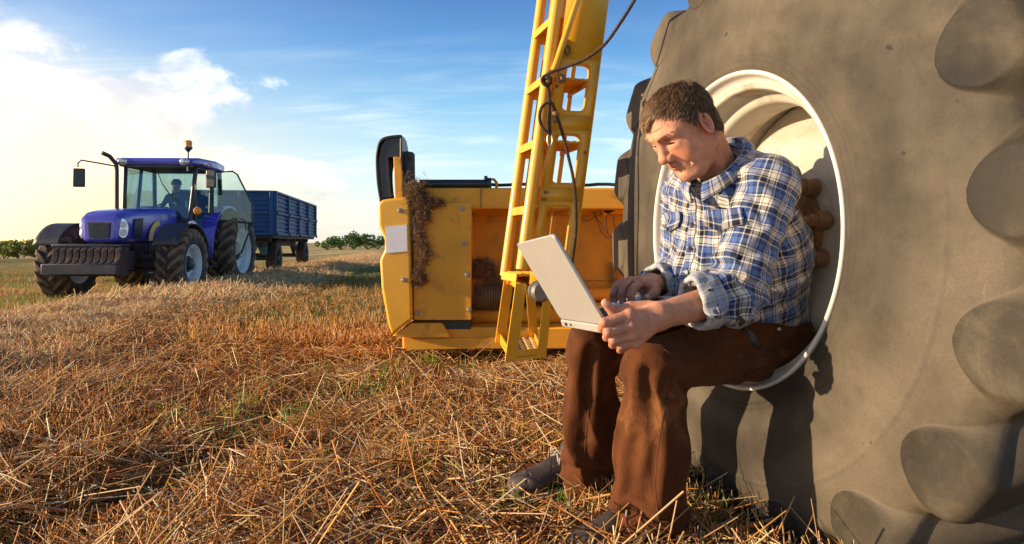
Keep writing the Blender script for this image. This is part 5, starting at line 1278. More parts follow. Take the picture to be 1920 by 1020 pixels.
def hand_mesh(fn, wr, el, fs, th_):
    lo, hi = bbox(wr, wr+(el-wr)*.75, *[p for f in fs.values() for p in f], *th_); V, F = sdf_mesh(fn, lo, hi, .0019)
    n = len(V); c = np.tile(np.array([.56, .26, .155]), (n, 1))*(1+.12*snoise(V, 20, 3, 3)+.07*snoise(V, 70, 5, 2))[:, None]
    for k_, f_ in list(fs.items())+[('th', th_[1:])]:
        dk = np.min([np.linalg.norm(V-p, axis=1) for p in f_[:-1]], axis=0); m_ = np.exp(-(dk/.016)**2)*.35; c = c*(1-m_[:, None])+np.array([.58, .21, .13])*m_[:, None]
        tipd = unit(f_[-1]-f_[-2]); dors = np.array([-.25, -.80, .45]); dors = unit(dors-tipd*np.dot(dors, tipd)); nl = f_[-1]+dors*.0085; dt = np.linalg.norm((V-nl), axis=1)
        m_ = smooth01((.0068-dt)/.0016)[:, None]; c = c*(1-.75*m_)+np.array([.74, .50, .42])*.75*m_; m2 = np.exp(-((dt-.0076)/.0010)**2)[:, None]*.5; c = c*(1-m2)+np.array([.25, .09, .06])*m2
        for pj in f_[1:-1]:
            ax2 = unit(f_[-1]-f_[0]); m3 = (np.exp(-(((V-pj)@ax2)/.0011)**2)*(np.linalg.norm(V-pj, axis=1) < .016))[:, None]*.35; c = c*(1-m3)+np.array([.28, .10, .06])*m3
    return V, F, np.clip(c, 0, 1)
lV, lF, lC = hand_mesh(lh_f, WRL, ELL, LHf, LTH)
rV, rF, rC = hand_mesh(rh_f, WRR, ELR, RHf, RTH)

# ---- the rest of the body, under the clothes
def torso_core(P, g=0.):
    d = _ecap(P, SP0, SP1, LH, (.170+g, .150+g), (.173+g, .152+g))
    d = _smin(d, _ecap(P, SP1, SP2, LH, (.166+g, .145+g), (.132+g, .100+g)), .05)
    d = _smin(d, _seg(P, SHL*.5+SHR*.5+np.array([.0, .0, -.01])+(SHL-SHR)*.40, SHL*.5+SHR*.5+np.array([0, 0, -.01])-(SHL-SHR)*.36, .068+g, .068+g), .05)
    return d
def body_f(P):
    d = torso_core(P, -.03)
    for a_, b_, c_, r1, r2, r3 in ((HIPL, KNL, ANL, .078, .055, .040), (HIPR, KNR, ANR, .078, .055, .040)):
        d = _smin(d, _seg(P, a_, b_, r1, r2), .03); d = _smin(d, _seg(P, b_, c_, r2, r3), .02)
    for a_, b_, c_ in ((SHL, ELL, WRL), (SHR, ELR, WRR)):
        d = _smin(d, _seg(P, a_, b_, .050, .042), .02); d = _smin(d, _seg(P, b_, b_*.5+c_*.5, .038, .032), .01)
    d = _smin(d, _seg(P, SP2, (.558, 1.845, .985), .085, .060), .04)
    return d
bV, bF = sdf_mesh(body_f, (.05, 1.35, .02), (1.0, 2.35, 1.12), .010, newton=0)
bC = np.tile(np.array([.50, .225, .13]), (len(bV), 1))
skin = mat('weathered skin', None, rough=.46, attr='col', var=.14, scale=55, bump=.34, bscale=240, spec=.4, sss=.08)
V, F, C = merge([(hV, hF, hC), (lV, lF, lC), (rV, rF, rC), (bV, bF, bC)])
obj('body', (V, F), skin, man, smooth=180, cols=C, world_xyz=True)
eyem = mat('eye', (.70, .66, .60), rough=.1, var=.05)
for s in (1, -1):
    c = from_head((.0655, s*.031, .0165)); obj('eye', MB().lathe([(.0118*math.sin(a), .0118*math.cos(a)) for a in np.linspace(.001, math.pi-.001, 12)], c, hf, 16), eyem, man, smooth=180, world_xyz=True)

# ---- hair
hairm = mat('brown hair', None, rough=.42, attr='col', var=0, spec=.6)
def hair_line(f):
    return np.interp(f, [-.13, -.105, -.075, -.045, -.028, -.012, .000, .018, .028, .045, .062, .082, .12], [-.050, -.055, -.058, -.052, -.030, .044, .030, .010, .030, .056, .074, .084, .090])
def hair_mask(Q): return Q[:, 2]-hair_line(Q[:, 0])-.006*snoise(Q, 14, 4, 2)-smooth01((Q[:, 0]-.025)/.03)*(.020*smooth01((Q[:, 1]+.005)/.035)-.012*smooth01((-.01-Q[:, 1])/.03))
def cap_l(Q):
    m_ = hair_mask(Q); d = head_l(Q, False)-.0030-.002*smooth01(m_/.03)
    return _smax(d, -m_*.8+.004, .004)
cV, cF = sdf_mesh(lambda P: cap_l(to_head(P))*HS, corn.min(0)-.01, corn.max(0)+.015, .0030, newton=0)
cC = np.tile(np.array([.060, .030, .014]), (len(cV), 1))*(1+.3*snoise(cV, 40, 3, 2))[:, None]
def hair_strands(n):
    u_ = RNG.normal(size=(n*3, 3)); u_ /= np.linalg.norm(u_, axis=1)[:, None]; Q = np.array([0, 0, .04])+u_*.11
    for _ in range(4):
        f0 = head_l(Q, False); e = .002; g = np.stack([head_l(Q+np.eye(3)[k]*e, False)-f0 for k in range(3)], 1)/e; Q = Q-f0[:, None]*g/(g*g).sum(1)[:, None]
    Q = Q[(hair_mask(Q) > .004)][:n]; n = len(Q); L = RNG.uniform(.020, .034, n)
    top = smooth01((Q[:, 2]-.06)/.05); front = smooth01((Q[:, 0]-.03)/.05); L = L*(.50+.75*top+.45*front*top); back = smooth01((-.02-Q[:, 0])/.05)
    lift = RNG.uniform(.0005, .003, n)+.006*top*RNG.uniform(.2, 1, n)+.0035*top*np.abs(snoise(Q, 16, 9, 2))+.003*(RNG.uniform(0, 1, n) < .04)
    steps = 7; pts = [Q.copy()]; cur = Q.copy(); side = np.sign(Q[:, 1]+1e-6)
    fl0 = np.stack([.95*(1-back)+.15*back, side*.12*(1-top)-.42*top*smooth01((Q[:, 0]-.0)/.06), -.55*(1-top)-.50*back], 1)+RNG.normal(0, .12, (n, 3))
    loc = snoise(Q, 22, 6, 2); fl0[:, 1] += .55*loc; fl0[:, 0] += .35*snoise(Q, 20, 2, 2); fl0[:, 2] -= .5*front*top
    for k in range(1, steps):
        f0 = head_l(cur, False); e = .002; g = np.stack([head_l(cur+np.eye(3)[j]*e, False)-f0 for j in range(3)], 1)/e; g /= np.linalg.norm(g, axis=1)[:, None]+1e-9
        dr = fl0-g*np.sum(fl0*g, 1)[:, None]; dr /= np.linalg.norm(dr, axis=1)[:, None]+1e-9
        cur = cur+dr*(L/(steps-1))[:, None]; f1 = head_l(cur, False); target = lift*np.sin(min(1, k/(steps-1)*1.4)*math.pi/2)+.0056
        cur = cur+g*((target-f1)*.8)[:, None]; pts.append(cur.copy())
    Pp = np.stack(pts, 1); W = from_head(Pp.reshape(-1, 3)).reshape(n, steps, 3)
    pal = np.array([(.085, .042, .018), (.13, .066, .028), (.19, .105, .046), (.30, .18, .085), (.055, .028, .013)]); cols = pal[RNG.integers(0, 5, n)]*RNG.uniform(.7, 1.3, (n, 1))*(1+.35*snoise(Q, 18, 5, 2)[:, None])*(1+.9*(front*np.ones(n))[:, None])  # strands towards the front are coloured lighter, painting in sunlit hair
    T = np.gradient(W, axis=1); T /= np.linalg.norm(T, axis=2)[..., None]+1e-9; ref = RNG.normal(size=(n, 1, 3)); uu = np.cross(T, ref); uu /= np.linalg.norm(uu, axis=2)[..., None]+1e-9; vv = np.cross(T, uu)
    rad = (np.array([.8, 1., 1., .95, .8, .55, .12])*.00046)[None, :, None]*RNG.uniform(.8, 1.5, (n, 1, 1))
    rg = [W+(uu*math.cos(a)+vv*math.sin(a))*rad for a in (0, 2.094, 4.189)]
    V = np.stack(rg, 2).reshape(n, -1, 3); F = []
    for k in range(steps-1):
        for s in range(3): s2 = (s+1) % 3; F.append((k*3+s, k*3+s2, (k+1)*3+s2, (k+1)*3+s))
    F = np.array(F); FF = (F[None]+(np.arange(n)*steps*3)[:, None, None]).reshape(-1, 4)
    return V.reshape(-1, 3), FF, np.repeat(cols, steps*3, 0)
V, F, C = merge([(cV, cF, cC), hair_strands(24000)])
obj('hair', (V, F), hairm, man, smooth=180, cols=C, world_xyz=True)
eb = []
for s in (1, -1):
    n = 70; f = RNG.uniform(0, 1, n); Q = np.stack([.0995-.026*f**1.6, s*(.010+.042*f), .0365+.006*np.sin(f*2.6)+RNG.normal(0, .0020, n)], 1)
    for _ in range(3):
        f0 = head_l(Q, False); e = .002; g = np.stack([head_l(Q+np.eye(3)[k]*e, False)-f0 for k in range(3)], 1)/e; Q = Q-f0[:, None]*g/(g*g).sum(1)[:, None]
    D = np.stack([-.45*f, s*(.9+0*f), .35-.5*f], 1)+g*.35+RNG.normal(0, .15, (n, 3)); D /= np.linalg.norm(D, axis=1)[:, None]
    eb = [ribbons(from_head(Q), D@HR.T, RNG.uniform(.006, .011, n), np.full(n, .00032), np.zeros((n, 3)), np.array([(.32, .17, .085)])*RNG.uniform(.6, 1.4, (n, 1)), seg=1)]
    V, F, C = merge(eb); obj('eyebrow', (V, F), hairm, man, cols=C, world_xyz=True)

# ---- shirt
def arm_co(P, a, b):
    d = unit(b-a); s = (P-a)@d; ref = unit(np.cross(d, (0, 0, 1.))+1e-6); v = np.cross(d, ref); an = np.arctan2((P-a)@v, (P-a)@ref); return s, an
CUFL = ELL+(WRL-ELL)*.52; CUFR = ELR+(WRR-ELR)*.86
def ridge(x): return 1-np.abs(np.sin(x))
def wrinkle(P):
    n1 = snoise(P, 4.0, 1, 2); n2 = snoise(P, 9., 5, 2)
    a, b = P@unit((.5, -.3, .8)), P@unit((-.7, .2, .68)); c = P@unit((.75, .6, .25))
    w1 = ridge(a*52+n1*2.6)*smooth01(n2*1.1+.5); w2 = ridge(b*44+n1*3+1.3)*smooth01(-n2*1.2+.45); w3 = ridge(c*34+n2*2.2)*.6*smooth01(n1*1.2+.3)
    return .0062*w1+.0060*w2+.004*w3+.003*n1
def sleeve(P, S, E, Cf, rs, re, rc):
    d = _seg(P, S, E, rs, re); d = _smin(d, _seg(P, E, Cf, re, rc), .03)
    s, an = arm_co(P, S, E); L = np.linalg.norm(E-S); m_ = np.clip(s/L, 0, 1)
    f = ridge(s*62+1.5*np.sin(an)+1.2*snoise(P, 5, 7, 1))*.0075*smooth01((s-L*.55)/.08)
    s2, an2 = arm_co(P, E, Cf); f2 = ridge(s2*70+np.sin(an2+1)*1.2)*.006*smooth01((s2+.02)/.04)
    return d-f-f2
def torso_shirt(P):
    d = torso_core(P, .018)
    belly = _ell(P, SP0*.55+SP1*.45+FH*.065, (.170, .170, .15)); d = _smin(d, belly, .05)
    return d
SF = []
def shirt_base(P):
    dt = torso_shirt(P); dl = sleeve(P, SHL, ELL, CUFL, .074, .066, .056); dr = sleeve(P, SHR, ELR, CUFR, .070, .062, .046)
    d = _smin(_smin(dt, dl, .022), dr, .022)-wrinkle(P)
    for pl, amp, wd_ in SF:
        q_ = np.full(len(P), 9.)
        for i in range(len(pl)-1): q_ = np.minimum(q_, _seg(P, pl[i], pl[i+1], 0, 0))
        d = d-amp*np.exp(-(q_/wd_)**2)
    zc = .577+.010*np.sin(P[:, 0]*30)+.035*smooth01((P[:, 0]-.60)/-.15)
    d = _smax(d, zc-P[:, 2], .012)
    # neck opening
    d = _smax(d, -_seg(P, NCO, NCO+NAX*.3, .062, .085), .008)
    return d
RF = PX(1307, 347, 1.735); RB = PX(1374, 268, 1.85); RC = (RF+RB)/2; RA = (RF-RB)/2; RL = LH*.071; NAX = unit(np.cross(RA, LH)); NAX = NAX if NAX[2] > 0 else -NAX
NCO = RC+NAX*.004-unit(RA)*.004
def shirt_f(P):
    d = shirt_base(P)
    for E_, C_, r in ((ELL, CUFL, .046), (ELR, CUFR, .037)):
        dd_ = unit(C_-E_); d = _smax(d, -_seg(P, C_-dd_*.045, C_+dd_*.12, r, r+.010), .006)
        # flat end of the rolled sleeve
        q_ = (P-C_)@dd_; near_ = np.linalg.norm(P-C_, axis=1) < .12
        d = np.where(near_, _smax(d, q_-.004, .006), d)
    return d
_F = [([(1385, 330), (1362, 380), (1352, 440), (1350, 500)], -.012, .014), ([(1400, 318), (1425, 340), (1450, 385)], .009, .012), ([(1392, 345), (1415, 372), (1432, 420)], -.008, .010), ([(1365, 470), (1400, 455), (1440, 430)], .009, .011), ([(1352, 500), (1395, 482), (1450, 462)], -.009, .010),
      ([(1340, 530), (1380, 515), (1430, 500)], .010, .011), ([(1335, 555), (1375, 548), (1410, 530)], -.010, .010), ([(1440, 480), (1462, 430), (1475, 380)], -.010, .012), ([(1455, 520), (1485, 480), (1502, 430)], .009, .013), ([(1430, 560), (1470, 545), (1512, 520)], .009, .012), ([(1420, 585), (1465, 572), (1515, 555)], -.009, .011),
      ([(1300, 470), (1285, 510), (1270, 550)], -.009, .011), ([(1262, 420), (1275, 460), (1268, 500)], .008, .011), ([(1250, 470), (1262, 520), (1260, 560)], -.008, .010), ([(1320, 400), (1310, 450), (1318, 500)], .008, .012)]
def cast(pts, fn, off=0., t0=1.2):
    D_ = np.array([[(px-960)/1280, 1., -(py-455)/1280] for px, py in pts]); r = np.full(len(D_), t0); L = np.linalg.norm(D_, axis=1)
    for _ in range(80): r = r+np.clip(fn(CAMP+D_*r[:, None]), -.02, .06)*.7/L
    return CAMP+D_*(r-off/L)[:, None]
CAMP = np.array([0, 0, CAMH])
_F = [(cast(pp, shirt_f), a_, w2) for pp, a_, w2 in _F]
SF += _F
sV, sF = sdf_mesh(shirt_f, (.28, 1.50, .55), (.98, 2.30, 1.12), .0045)
def OUT(S): return unit((S-(SHL+SHR)/2)*np.array([1, 1, .2]))
def shirt_uv(P):
    dt = torso_shirt(P)-.004; dl = _seg(P, SHL, ELL, .074, .066); dl2 = _seg(P, ELL, CUFL, .066, .056); dr = _seg(P, SHR, ELR, .070, .062); dr2 = _seg(P, ELR, CUFR, .062, .046)
    zc = np.clip((P[:, 2]-SP0[2])/(SP2[2]-SP0[2]), 0, 1.2); ax_ = SP0+(SP2-SP0)*zc[:, None]; q_ = P-ax_
    an = np.arctan2(q_@LH, q_@FH); uv = np.stack([an*.185, (P-SP0)@unit(SP2-SP0)-.25*(q_@FH)*0, 0*an], 1)
    # across the shoulders the cloth runs over the top
    for S, E, da, off in ((SHL, ELL, dl, 1.3), (SHR, ELR, dr, 2.7)):
        s, a = arm_co(P, S, E); m_ = ((P-S+OUT(S)*.040)@unit(OUT(S)*.75+unit(E-S)*.6) > 0) & (da < .035); uv = np.where(m_[:, None], np.stack([a*.07+off, s, 0*s], 1), uv)
    for S, E, E0, S0, da, db, off in ((ELL, CUFL, ELL, SHL, dl2, dl, 1.3), (ELR, CUFR, ELR, SHR, dr2, dr, 2.7)):
        s, a = arm_co(P, S, E); m_ = (da < .035) & (da < dt+.02) & (da < db) & ((P-S)@unit(E-S) > 0); uv = np.where(m_[:, None], np.stack([a*.062+off, s+np.linalg.norm(E0-S0), 0*s], 1), uv)
    return uv
plaid = bpy.data.materials.new('blue white plaid flannel'); plaid.use_nodes = True
def plaid_nodes(m, period=.066, faded=False, offs=(0, 0)):
    t = NT(m.node_tree); t.n.clear(); out = t.new('ShaderNodeOutputMaterial'); b = t.new('ShaderNodeBsdfPrincipled'); t.l.new(b.outputs[0], out.inputs[0])
    at = t.new('ShaderNodeAttribute', attribute_name='cuv'); sp = t.new('ShaderNodeSeparateXYZ'); t.l.new(at.outputs['Vector'], sp.inputs[0])
    co = t.new('ShaderNodeTexCoord').outputs['Object']
    cream, navy, blue_, mid, lite = (.70, .65, .585), (.008, .010, .026), (.032, .080, .27), (.11, .19, .42), (.38, .46, .62)
    stops = [(0, cream), (.13, navy), (.165, cream), (.23, navy), (.41, cream), (.46, blue_), (.56, navy), (.60, mid), (.79, blue_), (.86, cream), (.92, navy), (.95, cream)]
    if faded: stops = [(p, tuple(.45*x+.40*y for x, y in zip(c, (.62, .66, .72)))) for p, c in stops]
    cs_ = []
    for k in range(2):
        f = t.math('FRACT', t.math('ADD', t.math('DIVIDE', sp.outputs[k], period), 40.0+offs[k])); cs_.append(t.ramp(f, stops, 'CONSTANT'))
    wv = t.mix(.5, cs_[0], cs_[1])
    # darks win a little, as they do in a real weave
    mn = t.mix(1.0, cs_[0], cs_[1], 'MULTIPLY'); c = t.mix(.34, wv, mn)
    c = t.mix(1.0, c, t.ramp(t.noise(co, 60, 4, .7), [(.3, .84), (.7, 1.12)]), 'MULTIPLY')
    t.put(b.inputs['Base Color'], c); b.inputs['Roughness'].default_value = .9; b.inputs['Specular IOR Level'].default_value = .2; b.inputs['Sheen Weight'].default_value = .25
    bp = t.new('ShaderNodeBump'); bp.inputs['Strength'].default_value = .35; bp.inputs['Distance'].default_value = .004
    t.l.new(t.math('ADD', t.noise(co, 45, 5, .6), t.math('MULTIPLY', t.noise(co, 500, 2, .5), .35)), bp.inputs['Height']); t.l.new(bp.outputs[0], b.inputs['Normal'])
plaid_nodes(plaid)
plaid_c = bpy.data.materials.new('faded plaid cuff lining'); plaid_c.use_nodes = True; plaid_nodes(plaid_c, faded=True)
shirt = obj('shirt', (sV, sF), plaid, man, smooth=180, world_xyz=True, attrs={'cuv': shirt_uv(sV)})
# rolled cuffs
for E_, C_, r, nm in ((ELL, CUFL, .048, 'cuff'), (ELR, CUFR, .043, 'cuff')):
    d_ = unit(C_-E_); u_ = unit(np.cross(d_, (0, 0, 1.))); v_ = np.cross(d_, u_); G = []; UV = []
    prf = [(-.050, .004), (-.046, .012), (-.030, .014), (-.010, .012), (.004, .010), (.012, .007), (.014, .002), (.008, -.003), (-.012, -.004)]
    for (s_, dr_) in prf:
        row = []
        for k in range(72):
            a = k*2*math.pi/72; wob = .0035*math.sin(3*a+s_*60)+.0025*math.sin(7*a+1+s_*90)
            sag = .014*max(0, -math.sin(a))**1.5 if E_ is ELL else 0
            rr = r+dr_+wob+sag; row.append(C_+d_*(s_+.006*math.sin(2*a+.6))+u_*math.cos(a)*rr+v_*math.sin(a)*rr)
            UV.append((a*.055, s_+.3*dr_, 0))
        G.append(row)
    obj(nm, MB().grid(G, wrap=True), plaid_c, shirt, smooth=180, world_xyz=True, attrs={'cuv': np.array(UV)}, solid=.003)
# collar
G = []; UV = []
NP = 60
for row_ in range(9):
    r_ = []
    for k in range(NP+1):
        ph = math.radians(14)+(2*math.pi-2*math.radians(14))*k/NP; fr_ = .5+.5*math.cos(ph); tip = smooth01(1-abs(((ph+math.pi) % (2*math.pi)-math.pi))/math.radians(62))
        top = RC+RA*math.cos(ph)+RL*math.sin(ph)+NAX*(.014-.010*fr_)
        outw = unit(unit(RA)*math.cos(ph)*1.0+LH*math.sin(ph)); leafl = .028+.012*tip
        if row_ < 3: p_ = top-NAX*(.030*(2-row_)/2)-outw*.001*(2-row_)
        else:
            f = (row_-2)/6; p_ = top+outw*(.010*math.sin(min(1, f*2)*math.pi/2)+.014*f)-NAX*(leafl*f**1.15)+NAX*.004*math.sin(f*math.pi)
            if ph < math.pi: p_ = p_-LH*.010*tip*f+unit(RA)*.010*tip*f
            else: p_ = p_+LH*.010*tip*f+unit(RA)*.010*tip*f
        r_.append(p_); UV.append((ph*.075+.02, .03*row_/3+5.02, 0))
    G.append(r_)
obj('collar', MB().grid(G), plaid, shirt, smooth=180, world_xyz=True, attrs={'cuv': np.array(UV)}, solid=.003)
# placket, buttons, pockets on the shirt's front
def surf(z, a, off, fn=shirt_f):
    z = np.atleast_1d(z).astype(float); a = np.broadcast_to(np.atleast_1d(a).astype(float), z.shape); tt = np.clip((z-SP0[2])/(SP2[2]-SP0[2]), 0, 1.3)
    ax_ = SP0+(SP2-SP0)*tt[:, None]; ax_[:, 2] = z; d_ = np.cos(a)[:, None]*FH+np.sin(a)[:, None]*LH; r = np.full(len(z), .40)
    for _ in range(40): r = r-np.clip(fn(ax_+d_*r[:, None]), -.01, .05)*.8
    return ax_+d_*(r+off)[:, None]
zz_ = np.linspace(.925, .63, 40); G = []; UV = []
for aa, off in ((-.09, .0005), (-.085, .0035), (-.045, .0045), (-.0, .0045), (.045, .0045), (.085, .0035), (.09, .0005)):
    p_ = surf(zz_, -.10+aa*(.115/.12)*.9, off); G.append(p_); UV += [(aa*.185-.012, z_-.56, 0) for z_ in zz_]
obj('placket', MB().grid(G), plaid, shirt, smooth=180, world_xyz=True, attrs={'cuv': np.array(UV)})
btm = mat('dark shirt button', (.03, .03, .05), rough=.3)
for z_ in (.915, .85, .785, .72, .655):
    p_ = surf([z_], -.10, .006)[0]; p2 = surf([z_+.01], -.10, .006)[0]; nrm = unit(np.cross(unit(p2-p_), LH)); nrm = nrm if nrm@FH > 0 else -nrm
    obj('button', MB().cyl(p_, nrm, .0058, .003, 14), btm, shirt, smooth=40, world_xyz=True)
for a0 in (.46, -.70):
    G = []; UV = []; za = np.linspace(.885, .845, 8)
    for f in np.linspace(-1, 1, 15):
        zf = za-(.018*(1-abs(f)))*np.linspace(0, 1, 8); G.append(surf(zf, a0+f*.27, .0075)); UV += [((a0+f*.27)*.185+.03, z_-.50, 0) for z_ in za]
    obj('pocket_flap', MB().grid(G), plaid, shirt, smooth=180, world_xyz=True, attrs={'cuv': np.array(UV)}, solid=.003)
    p_ = surf([.838], a0, .011)[0]; obj('button', MB().cyl(p_, unit(FH*math.cos(a0)+LH*math.sin(a0)), .0055, .003, 14), btm, shirt, smooth=40, world_xyz=True)

# ---- trousers
HML = ANL+np.array([.004, .010, -.035]); HMR = ANR+np.array([.008, .012, -.020])
def leg_f(P, H_, K_, A_, rh, rk, rm, ra, seed):
    mid_ = K_*.5+A_*.5+np.array([.012, .004, 0]); d = _seg(P, H_, K_, rh, rk); d = _smin(d, _seg(P, K_, mid_, rk*.98, rm), .025); d = _smin(d, _seg(P, mid_, A_, rm, ra), .03)
    s, an = arm_co(P, K_, A_); L = np.linalg.norm(A_-K_)
    hem = ridge((A_[2]+.02-P[:, 2])*-58+1.6*np.sin(an+seed)+.8*snoise(P, 7, 3, 1))*.015*smooth01((s-L*.66)/.09)
    kn = ridge(s*50+1.4*np.cos(an+1.2)+seed)*.013*np.exp(-((s-.01)/.075)**2)*smooth01((P-K_)@unit((.8, .5, -.1))/.05+.3)
    drape = .011*np.cos(2*an+.6+snoise(P, 2.2, 5, 1)*1.6+s*4)*smooth01((s-.03)/.15)+.017*ridge(2.0*an+s*8+seed+2.0*snoise(P, 3., 9, 1))*smooth01((s-.03)/.15)-.009+.008*snoise(P, 5., 11, 3)
    return d-hem-kn-drape
FOLDS = []
def trou_f(P):
    dl = leg_f(P, HIPL, KNL, HML, .098, .076, .082, .090, .4); dr = leg_f(P, HIPR, KNR, HMR, .098, .076, .080, .080, 2.2)
    d = _smin(dl, dr, .012); d = _smin(d, _ecap(P, SP0+np.array([.015, .02, -.035]), SP0+np.array([0, 0, .05]), LH, (.195, .150), (.190, .150)), .04)
    th = P@unit((.55, .35, .75)); n1 = snoise(P, 4, 2, 2); hip = np.exp(-(np.linalg.norm(P-(HIPL*.72+KNL*.28), axis=1)/.16)**2)
    d = d-.011*ridge(th*38+n1*2)*hip-.0035*n1-.006*ridge((P@unit((.3, -.2, .9)))*34+1.8*snoise(P, 3.5, 6, 2))*smooth01((P[:, 2]-.44)/.05)
    for pl, amp, wd_ in FOLDS:
        q_ = np.full(len(P), 9.)
        for i in range(len(pl)-1): q_ = np.minimum(q_, _seg(P, pl[i], pl[i+1], 0, 0))
        d = d-amp*np.exp(-(q_/wd_)**2)
    for A_, K_, r in ((HML, KNL, .072), (HMR, KNR, .068)):
        dn = unit(A_-K_); q_ = (P-A_)@dn; near_ = np.linalg.norm(P-A_, axis=1) < .16
        d = np.where(near_, _smax(_smax(d, q_-.020, .006), -_seg(P, A_-dn*.03, A_+dn*.2, r, r+.02), .006), d)
    d = _smax(d, P[:, 2]-.625, .01)
    return d
# creases seen on the cloth: (points, height, width)
_F = [([(1196, 690), (1186, 760), (1172, 850), (1160, 940)], .013, .017), ([(1212, 700), (1222, 770), (1226, 850), (1212, 930)], -.014, .016), ([(1228, 715), (1248, 790), (1246, 880), (1240, 960)], .011, .015),
      ([(1178, 720), (1160, 800), (1152, 900)], -.008, .012), ([(1150, 950), (1185, 935), (1230, 955), (1262, 948)], .013, .011), ([(1152, 968), (1195, 958), (1240, 978)], -.012, .010), ([(1160, 985), (1210, 975), (1262, 985)], .012, .010),
      ([(1262, 742), (1282, 752), (1288, 775)], .014, .016), ([(1240, 735), (1268, 765), (1284, 800)], -.011, .012), ([(1258, 700), (1285, 722)], -.012, .012), ([(1275, 690), (1240, 672), (1205, 668)], .007, .012),
      ([(1092, 650), (1078, 720), (1066, 800), (1070, 865)], .013, .019), ([(1106, 660), (1100, 740), (1098, 820)], -.013, .016), ([(1122, 690), (1118, 780), (1112, 870)], .011, .016), ([(1058, 850), (1080, 862), (1120, 868)], .011, .011), ([(1060, 872), (1090, 878), (1125, 884)], -.010, .010),
      ([(1290, 640), (1350, 660), (1420, 650)], -.008, .012), ([(1300, 622), (1360, 640), (1440, 632)], .008, .013), ([(1330, 690), (1390, 668), (1450, 640)], .008, .011), ([(1400, 700), (1450, 680), (1490, 650)], -.009, .012), ([(1420, 660), (1445, 640), (1480, 628)], .008, .010)]
_F = [(cast(pp, trou_f), a_, w2) for pp, a_, w2 in _F]
FOLDS += _F
tV, tF = sdf_mesh(trou_f, (.05, 1.50, .0), (1.0, 2.40, .68), .0048)
cord = mat('brown corduroy', (.090, .029, .0095), rough=.9, var=.30, scale=9, spec=.15, dirt=(.34, .155, .055), dthr=(.52, .84), dscale=5, bump=.0)
tt = NT(cord.node_tree); bs = next(n for n in tt.n if n.type == 'BSDF_PRINCIPLED'); co = next(n for n in tt.n if n.type == 'TEX_COORD').outputs['Object']
at = tt.new('ShaderNodeAttribute', attribute_name='cuv'); sp = tt.new('ShaderNodeSeparateXYZ'); tt.l.new(at.outputs['Vector'], sp.inputs[0])
rib_ = tt.math('SINE', tt.math('MULTIPLY', sp.outputs[0], 2*math.pi/.0042)); bp = tt.new('ShaderNodeBump'); bp.inputs['Strength'].default_value = .6; bp.inputs['Distance'].default_value = .006
tt.l.new(tt.math('ADD', tt.math('MULTIPLY', rib_, .03), tt.math('ADD', tt.noise(co, 22, 6, .68), tt.math('MULTIPLY', tt.noise(co, 260, 3, .6), .4))), bp.inputs['Height']); tt.l.new(bp.outputs[0], bs.inputs['Normal'])
bs.inputs['Sheen Weight'].default_value = .12; bs.inputs['Sheen Tint'].default_value = (1, .62, .35, 1); bs.inputs['Sheen Roughness'].default_value = .45
def trou_uv(P):
    uv = None; best = None
    for H_, K_, A_ in ((HIPL, KNL, HML), (HIPR, KNR, HMR)):
        for a, b, o_ in ((H_, K_, 0), (K_, A_, .45)):
            s, an = arm_co(P, a, b); d_ = _seg(P, a, b, .08, .08); v = np.stack([an*.08, s+o_, 0*s], 1)
            if uv is None: uv, best = v, d_
            else: m_ = d_ < best; uv = np.where(m_[:, None], v, uv); best = np.minimum(best, d_)
    return uv
trousers = obj('trousers', (tV, tF), cord, man, smooth=180, world_xyz=True, attrs={'cuv': trou_uv(tV)})
seamm = mat('trouser stitching', (.085, .028, .010), rough=.9, var=.2)
for ln_ in ([(1268, 684), (1262, 700), (1254, 730), (1246, 765), (1240, 805), (1233, 850), (1229, 900), (1231, 940), (1236, 975)],
            [(1280, 716), (1300, 706), (1330, 697), (1365, 689), (1400, 678), (1425, 670), (1455, 655)], [(1268, 684), (1262, 668), (1245, 655)], [(1112, 700), (1108, 740), (1103, 780), (1098, 830), (1096, 865)]):
    pts = cast([tuple(p[:2]) for p in spline([(a, b, 0) for a, b in ln_], 6)], trou_f, -.0005); obj('side_seam', MB().tube(pts, .0020, 6), seamm, trousers, smooth=60, world_xyz=True)
strap = cast([(1384, 596), (1392, 606), (1400, 618), (1409, 632), (1418, 645), (1426, 655)], lambda P: np.minimum(trou_f(P), shirt_f(P)), .005)
w_ = np.array([.010, .012, .013, .014, .013, .004]); dirx = unit((.82, -.2, .45)); G = [strap-dirx*w_[:, None]*.75, strap+dirx*w_[:, None]*.75]
obj('belt_end', MB().grid(G), mat('worn dark leather', (.035, .032, .034), rough=.55, var=.3, dirt=(.12, .10, .09), dthr=(.5, .8), dscale=30), trousers, smooth=60, world_xyz=True, solid=.004)
rv = cast([(1461, 617)], trou_f, .003)[0]; obj('rivet', MB().cyl(rv, unit((-.4, -.9, .1)), .0045, .004, 12), steel, trousers, smooth=40, world_xyz=True)

